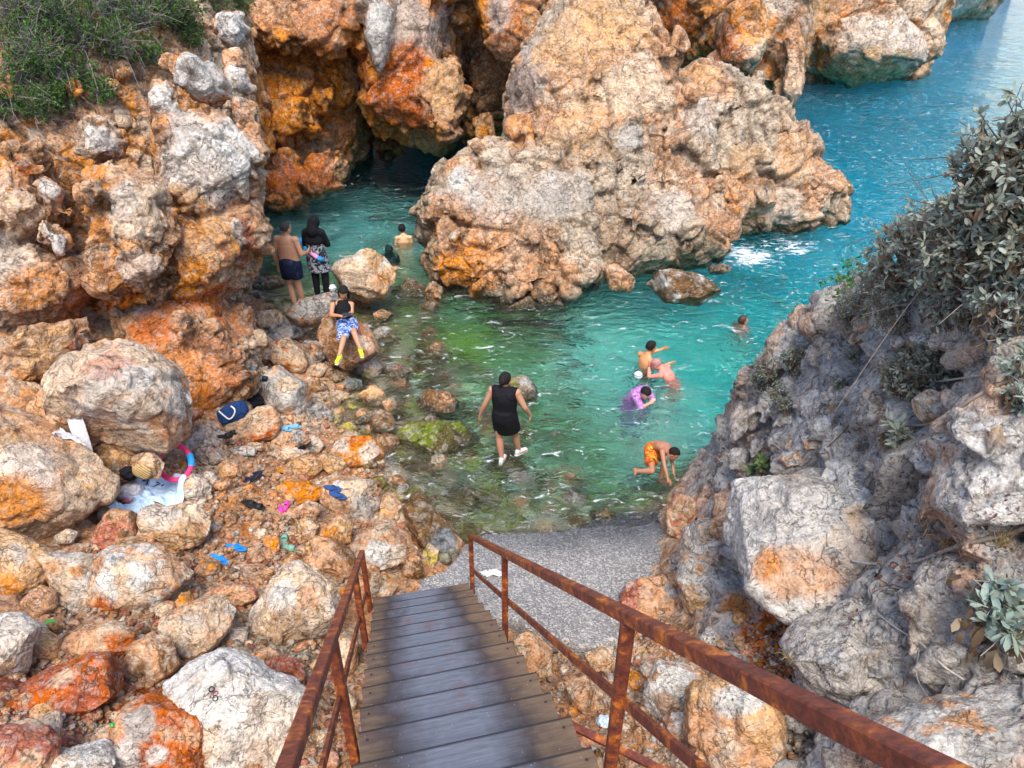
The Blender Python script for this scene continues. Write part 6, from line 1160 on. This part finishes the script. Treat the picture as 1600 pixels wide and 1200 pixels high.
blobth('bottle_top', 176, 1134, .018, pm_('green_plastic', (.02, .35, .08), .3), 'tiny green plastic cap beside the red streaked boulder', 'bottle cap', 3, .1)
drape('green_leaf', 75, 973, .055, .02, 25, pm_('leaf_green', (.08, .35, .05)), 'single bright green leaf in the dark gap by the round stone', 'leaf', .005, 3, .006)
# duffel bag
p, n = hit(364, 648); dfl = empty('duffel_bag', p, 'navy duffel bag with white strap lying on the red ended boulder', 'bag'); dd_ = (p-CP)@FW-.42
V, F = ico(5); c0 = P(364, 644, dd_); D = np.sign(V)*np.abs(V)**.5*np.array([.22, .13, .135]); D = D*(1+fbm(V*2.5, 4, 3)[:, None]*.12); Rm = np.array(Matrix.Rotation(math.radians(12), 3, 'Z')@Matrix.Rotation(math.radians(-22), 3, 'Y')@Matrix.Rotation(math.radians(-25), 3, 'X')); mesh_obj('bag_body', D@Rm.T+c0, F, cloth('navy_canvas', (.012, .04, .13)), dfl)
def onb(a, b_): return np.array([a*.25, -.15, b_*.15])@Rm.T+c0
tubem('strap', [onb(-.5, .75), onb(-.35, .1), onb(-.2, -.5), onb(.15, -.35), onb(.45, .15), onb(.3, .7)], .012, M['sole'], dfl, 8)
blobth('black_bundle', 398, 632, .12, bc, 'black crumpled garment at the right end of the duffel bag', 'cloth', 9, .6, .5)
# foam ring
p, n = hit(262, 752); d0 = (p-CP)@FW-.12; rg = empty('foam_ring', P(273, 750, d0), 'pink foam noodle bent into a ring with a blue sleeve', 'foam ring')
def rp_(a): return P(273+26*math.cos(a), 723+27*math.sin(a), d0+.10*math.sin(a)*-1+.02*math.cos(2*a))
tubem('ring', [rp_(math.radians(t)) for t in range(52, -310, -14)], .033, M['pink'], rg, 12); tubem('sleeve', [rp_(math.radians(t)) for t in (-28, -20, -12, -4, 4, 12)], .041, M['blue'], rg, 12)
# hair ties
for k, (u, v, c, lb) in enumerate([(330, 1077, (.01, .01, .01), 'uppermost black hair tie on the largest whitish boulder'), (336, 1083, (.35, .02, .08), 'dark red hair tie in the middle of the boulder top trio'), (337, 1091, (.01, .01, .012), 'lowest black hair tie on the largest whitish boulder')]):
    p, n = hit(u, v); a = np.cross(n, (0, 0, 1.)); a = a/(np.linalg.norm(a)+1e-9); b2 = np.cross(n, a); tag(tubem('hair_tie', [p+n*.008+(a*math.cos(t)+b2*math.sin(t))*.02 for t in np.linspace(0, 6.28, 14)], .004, pm_('tie%d' % k if False else 'hair_tie_band', c), None, 6), lb, 'hair tie', 'hair ties on the whitish boulder')
# float beside purple bather
p = G(997, 588, 0); V, F = ico(4); o = mesh_obj('float', V*np.array([.085, .085, .08])+p+np.array([0, 0, .02]), F, pm_('white_float', (.78, .8, .8), .35), origin=p); tag(o, 'white round float bobbing just behind the purple topped bather', 'float')
V, F = ico(3); mesh_obj('stripe', V*np.array([.0865, .0865, .02])+p+np.array([0, 0, .05]), F, pm_('grey_stripe', (.25, .3, .35)), o)
# ------------------------------------------------------------------ plants
def leafmat(name, rough=.6, tr=.4):
    m, nt, b = mat(name, rough, .3); q = NB(nt); at = q.n('ShaderNodeAttribute', attribute_name='Col').outputs['Color']; q.l(at, b.inputs['Base Color'])
    t = q.n('ShaderNodeBsdfTranslucent'); q.l(at, t.inputs[0]); ms = q.n('ShaderNodeMixShader', i={0: tr}); q.l(b.outputs[0], ms.inputs[1]); q.l(t.outputs[0], ms.inputs[2]); q.l(ms.outputs[0], nt.nodes['Material Output'].inputs[0]); return m
M['leaf'] = leafmat('leaf'); M['twig'] = plain('grey_twig', (.24, .19, .15), .8, .2, .3, 30); M['dtwig'] = plain('dark_twig', (.09, .065, .05), .8, .2, .3, 30); M['ptwig'] = plain('pale_twig', (.36, .33, .30), .8, .2, .3, 30)
RL_ = np.random.RandomState(17)
def leaves(name, pos, dr, L, W, cols, parent, curl=.25, rnd_=.25, m=None):
    """pos,dr (N,3): leaf base and direction; one mesh of folded six-point leaves"""
    N = len(pos); dr = dr/np.linalg.norm(dr, axis=1)[:, None]; up = np.tile([0, 0, 1.], (N, 1))+RL_.normal(size=(N, 3))*.5; side = np.cross(dr, up); side /= np.linalg.norm(side, axis=1)[:, None]+1e-9; nr = np.cross(side, dr)
    Ls = (L*(1+RL_.uniform(-.35, .35, N)))[:, None]; Ws = (W*(1+RL_.uniform(-.3, .3, N)))[:, None]; cu = (curl*RL_.uniform(-.5, 1.5, N))[:, None]
    pts = [pos, pos+dr*Ls*.35+side*Ws*.42+nr*Ls*.04, pos+dr*Ls*.35-side*Ws*.42+nr*Ls*.04, pos+dr*Ls*.75+side*Ws*.5-nr*Ls*cu*.5, pos+dr*Ls*.75-side*Ws*.5-nr*Ls*cu*.5, pos+dr*Ls-nr*Ls*cu, pos+dr*Ls*.35-nr*Ls*.03, pos+dr*Ls*.75-nr*Ls*(cu*.5+.06)]
    V = np.stack(pts, 1).reshape(-1, 3); base = np.arange(N)[:, None]*8; T = np.array([[0, 1, 6], [0, 6, 2], [1, 3, 7], [1, 7, 6], [2, 6, 7], [2, 7, 4], [3, 5, 7], [4, 7, 5]]); F = (base[:, :, None]+T[None]).reshape(-1, 3)
    cc = np.array([C_(c) for c in cols])[RL_.randint(0, len(cols), N)]*RL_.uniform(1-rnd_, 1+rnd_, (N, 1)); col = np.repeat(cc, 8, 0)
    return mesh_obj(name, V, F, m or M['leaf'], parent, smooth=False, col=col)
def twigs(name, segs, m, parent, n=5):
    VV = []; FF = []; k = 0
    for pts, r in segs:
        V, F = tubem(None, pts, r, None, n=n, caps=False); VV += list(V); FF += [[a+k for a in f] for f in F]; k += len(V)
    return mesh_obj(name, VV, FF, m, parent)
GREY = [(.36, .41, .33), (.29, .34, .27), (.46, .50, .43), (.24, .27, .21), (.40, .41, .32), (.32, .29, .22)]; DRY = [(.22, .15, .09), (.16, .11, .07), (.30, .23, .15)]
GRN = [(.08, .24, .03), (.05, .16, .025), (.14, .30, .05), (.04, .10, .02), (.18, .26, .08), (.16, .14, .08)]
def shrub(label, anchors, rad, nros, L, W, cols, nleaf=9, cat='shrub', name='shrub', tw='twig', dry=.25, upv=(0, 0, 1), stem=.008, spread=1., cloudy=.5, bare=0, group='shrubs on the rocks', tips=None, flat=1.):
    hs = [hit(*a) for a in anchors]; base = hs[0][0]; E = empty(name, base, label, cat, group); pos = []; dr = []; seg = []; dpos = []; ddr = []
    for (p, n), r in zip(hs, rad if isinstance(rad, (list, tuple)) else [rad]*len(hs)):
        ax = n*.5+np.array(upv)+np.array([0, -.25, 0]); ax /= np.linalg.norm(ax); c = p+ax*r*.7
        for i in range(int(nros/len(hs))):
            w = RL_.normal(size=3); w /= np.linalg.norm(w); w = w*(RL_.uniform()**(cloudy))*np.array([1, 1, flat]); t = c+w*r
            if (t-p)@n < -.03: t = t-n*((t-p)@n)+n*.04
            o_ = p+RL_.normal(size=3)*r*.12-n*.02; mid = (o_+t)/2+RL_.normal(size=3)*r*.18+ax*r*.12; d_ = t-mid; d_ /= np.linalg.norm(d_)
            if i % 2 == 0: seg.append(([o_, mid, t], [stem, stem*.7, stem*.3]))
            else: seg.append(([t-d_*L*2.4+RL_.normal(size=3)*L*.5, t-d_*L, t], [stem*.4, stem*.35, stem*.25]))
            for k in range(nleaf):
                a = RL_.normal(size=3); a = a-d_*(a@d_); a /= np.linalg.norm(a)+1e-9; e = RL_.uniform(.2, 1.2); pos.append(t-d_*RL_.uniform(0, L*1.3)); dr.append(d_*(1.25-e)+a*e*spread+np.array([0, 0, .15]))
            if RL_.uniform() < dry:
                for k in range(5): dpos.append(t-d_*RL_.uniform(L, L*3)); ddr.append(np.array([RL_.normal()*.35, RL_.normal()*.35, -1.]))
        for i in range(bare):
            w = RL_.normal(size=3)*.8+ax; w /= np.linalg.norm(w); m1 = p+w*r*.8+RL_.normal(size=3)*r*.2; e = m1+w*r*.9+RL_.normal(size=3)*r*.4-np.array([0, 0, r*.3]); seg.append(([p, (p+m1)/2+RL_.normal(size=3)*.04, m1, e], [stem*.9, stem*.7, stem*.5, stem*.25]))
    leaves('foliage', np.array(pos), np.array(dr), L, W, cols, E)
    if dpos: leaves('dry_leaves', np.array(dpos), np.array(ddr), L*1.1, W*1.1, DRY, E, curl=.5)
    twigs('stems', seg, M[tw], E); return E
shrub('tallest dusty grey leaved shrub in the upper right corner', [(1590, 330), (1560, 360), (1595, 290), (1540, 400), (1595, 420)], [.52, .46, .5, .4, .35], 760, .068, .024, GREY, bare=9, cloudy=.42, tw='dtwig', dry=.5)
shrub('broad grey leaved shrub sprawling left of the tallest one over the water', [(1500, 400), (1455, 430), (1420, 450), (1475, 460), (1520, 430)], [.5, .48, .42, .35, .35], 950, .06, .022, GREY, bare=7, dry=.35)
shrub('wiry fine grey shrub at the seaward edge of the hillside', [(1385, 470), (1355, 485), (1325, 500), (1400, 500)], [.38, .32, .26, .25], 520, .032, .010, GREY, tw='twig', bare=12, stem=.005)
shrub('grey shrub with hanging dead leaves on the hillside skyline above the pool', [(1215, 585), (1195, 600), (1240, 570)], [.28, .24, .22], 300, .042, .014, GREY, dry=.9, bare=6, stem=.005)
shrub('small straggly grey plant below the skyline shrub', [(1228, 645), (1215, 620)], [.15, .14], 70, .038, .012, GREY, dry=.9, bare=3, stem=.004, cat='plant', name='plant')
shrub('grey shrub hanging over the cream stone in the middle of the right slope', [(1430, 590), (1400, 600), (1460, 560)], [.26, .22, .24], 300, .048, .018, GREY, dry=.8, bare=5)
shrub('silver leafed shrub hanging under the broad sprawling one', [(1520, 490), (1560, 510), (1585, 480), (1480, 500)], [.28, .25, .25, .22], 340, .055, .021, [(.36, .41, .35), (.30, .34, .29), (.42, .46, .41)], dry=.8, bare=4, tw='ptwig')
shrub('bright silver rosette plant under the cream stone', [(1395, 680)], [.12], 16, .085, .032, [(.42, .47, .38), (.36, .40, .32)], nleaf=8, dry=.6, cat='plant', name='plant', stem=.005)
shrub('green leafed rosette growing on top of the enormous grey boulder', [(1190, 728), (1178, 735)], [.10, .08], 22, .075, .036, [(.20, .30, .10), (.26, .34, .16), (.15, .22, .08)], nleaf=9, dry=.5, cat='plant', name='plant', stem=.004)
shrub('large silver rosette plant near the right edge above the corner ledge', [(1555, 940), (1565, 985)], [.17, .12], 26, .11, .04, [(.42, .52, .46), (.34, .42, .36), (.28, .33, .26)], nleaf=9, dry=.7, cat='plant', name='plant', stem=.007, tw='ptwig')
shrub('silver plant cut by the right edge level with the honey hollow', [(1592, 585), (1596, 640)], [.15, .12], 40, .06, .024, [(.36, .42, .36), (.3, .34, .28)], dry=.7, cat='plant', name='plant')
shrub('round leafed bright green creeper over the water left of the grey shrubs', [(1325, 455), (1330, 440)], [.24, .2], 70, .034, .032, [(.06, .22, .04), (.04, .15, .03), (.1, .28, .06)], nleaf=4, dry=0, cat='plant', name='plant', stem=.003, upv=(-.7, 0, .9))
shrub('small grey tuft on the rock step above the enormous boulder', [(1330, 560), (1310, 600)], [.1, .08], 36, .035, .012, GREY, dry=.8, cat='plant', name='plant', stem=.003)
TLg = 'green shrubs over the left cliff'
shrub('leafy green shrub filling the top left corner', [(30, 40), (90, 30), (60, 100), (130, 70)], [.62, .6, .5, .45], 1400, .038, .016, GRN, nleaf=12, dry=0, bare=16, tw='ptwig', group=TLg, cloudy=.45, stem=.006)
shrub('green shrub trailing down the left edge of the cliff', [(20, 165), (60, 180), (95, 160), (30, 130)], [.38, .3, .3, .4], 620, .04, .017, GRN, nleaf=12, dry=0, bare=10, tw='ptwig', group=TLg, stem=.005)
shrub('green shrub right of the corner one along the top edge', [(170, 20), (220, 35), (180, 80), (260, 30)], [.55, .5, .4, .4], 1100, .036, .015, GRN, nleaf=12, dry=0, bare=14, tw='ptwig', group=TLg, stem=.006)
shrub('green shrub with bare twigs hanging beside the white rocks at the cliff top', [(290, 30), (335, 12), (300, 70), (370, 15)], [.45, .42, .28, .35], 1000, .036, .014, GRN, nleaf=12, dry=0, bare=12, tw='twig', group=TLg, stem=.005)
shrub('small green sprigs half way down between the cliff shrubs', [(130, 130), (165, 150), (240, 95), (100, 125)], [.32, .26, .3, .34], 560, .04, .017, GRN, nleaf=11, dry=0, bare=14, tw='ptwig', group=TLg, stem=.004)
shrub('tangle of dry brown twigs below the cliff top shrubs', [(225, 150), (215, 125), (300, 115)], [.2, .16, .2], 60, .02, .006, DRY, nleaf=3, dry=0, bare=42, tw='twig', group=TLg, stem=.004)
def tuft(label, u, v, h, n, cols):
    p, nn_ = hit(u, v); E = empty('dry_grass', p, label, 'grass tuft', 'dry grass tufts'); VV = []; FF = []; CC = []
    for k in range(n):
        a = RL_.uniform(0, 6.28); d = np.array([math.cos(a), math.sin(a), 0])*RL_.uniform(.1, .9)+np.array([0, 0, 1.])+nn_*.4; d /= np.linalg.norm(d); L = h*RL_.uniform(.5, 1.1); s = np.cross(d, (RL_.normal(), RL_.normal(), .3)); s /= np.linalg.norm(s); b0 = p+RL_.normal(size=3)*.02; m1 = b0+d*L*.55; e = b0+d*L-np.array([0, 0, L*RL_.uniform(.05, .5)]); w = .0022; i = len(VV)
        VV += [b0-s*w, b0+s*w, m1+s*w, m1-s*w, e]; FF += [[i, i+1, i+2, i+3], [i+3, i+2, i+4]]; CC += [np.array(cols[k % len(cols)])*RL_.uniform(.7, 1.2)]*5
    mesh_obj('blades', VV, FF, M['leaf'], E, smooth=False, col=np.array(CC))
ST = [(.55, .42, .2), (.42, .3, .14), (.6, .5, .3)]
tuft('straw coloured grass tuft behind the right end of the enormous boulder', 1445, 830, .3, 70, ST); tuft('spiky dry grass at the right edge above the silver rosette', 1560, 850, .22, 80, ST); tuft('sparse dry grass in the litter by the handrail', 1235, 1030, .14, 40, ST); tuft('rusty dry grass beside the tan twig', 1480, 850, .16, 60, [(.4, .2, .08), (.5, .35, .15)]); tuft('thin dry grass in the grey step under the skyline shrub', 1300, 640, .16, 40, ST); tuft('dry grass tuft at the right edge below the rosette', 1585, 1000, .18, 50, ST); tuft('fallen straw heap on the slope right of the split stone', 1340, 700, .14, 60, [(.3, .25, .2), (.4, .33, .25)])
def branch(label, px, r, m='ptwig'):
    pts = [hit(u, v)[0]+hit(u, v)[1]*.02+np.array([0, 0, .015]) for u, v in px]; o = tubem('dead_branch', pts, r, M[m]); o.data.materials[0] = M[m]; tag(o, label, 'branch', 'dead branches on the right slope')
branch('long pale dead branch lying under the right end of the enormous boulder', [(1330, 878), (1370, 886), (1430, 880), (1470, 868)], [.009, .013, .014, .012]); branch('tan dead branch running to the right edge beside the dry grass', [(1465, 870), (1520, 848), (1570, 835), (1610, 825)], [.012, .015, .016, .016], 'twig'); branch('thin curved pale twig over the honeycombed block', [(1370, 960), (1400, 985), (1440, 1005), (1470, 1040), (1510, 1068)], [.005, .007, .008, .006])
branch('thin straight twig reaching left from the silver plant', [(1415, 605), (1470, 597), (1540, 590), (1605, 578)], [.006, .008, .009, .011]); branch('bent brown branch across the middle of the slope', [(1390, 665), (1440, 668), (1480, 655), (1530, 620), (1600, 590)], [.006, .009, .012, .013, .013], 'twig'); branch('dark thin twig standing below the skyline shrub', [(1295, 700), (1325, 670), (1345, 640)], [.004, .006, .004], 'dtwig'); branch('hanging thin pale root below the twig on the honeycombed block', [(1440, 1020), (1432, 1060), (1450, 1100)], [.003, .004, .003])
branch('brown branch crossing the upper slope under the grey shrubs', [(1420, 450), (1480, 470), (1540, 480), (1600, 490)], [.006, .01, .012, .013], 'dtwig')
def litter(n, regs, L, W, cols, name):
    ps = []; ds = []
    while len(ps) < n:
        r = regs[RL_.randint(len(regs))]; u, v = r[0]+RL_.normal()*r[2], r[1]+RL_.normal()*r[2]
        p, nn_ = hit(u, v); t = np.cross(nn_, RL_.normal(size=3)); t /= np.linalg.norm(t)+1e-9; ps.append(p+nn_*.012); ds.append(t+nn_*.15)
    tag(leaves(name, np.array(ps), np.array(ds), L, W, cols, None, curl=.3), kind='stuff')
litter(420, [(1480, 860, 40), (1570, 820, 30), (1330, 960, 20), (1110, 1000, 25), (1230, 1010, 30), (1540, 900, 40), (1340, 700, 40), (1150, 1040, 30), (1400, 720, 40), (1560, 1080, 50)], .032, .014, [(.22, .1, .1), (.16, .08, .09), (.28, .2, .14), (.33, .3, .26), (.12, .08, .06)], 'leaf_litter')
print('done', round(time.time()-T0, 1))
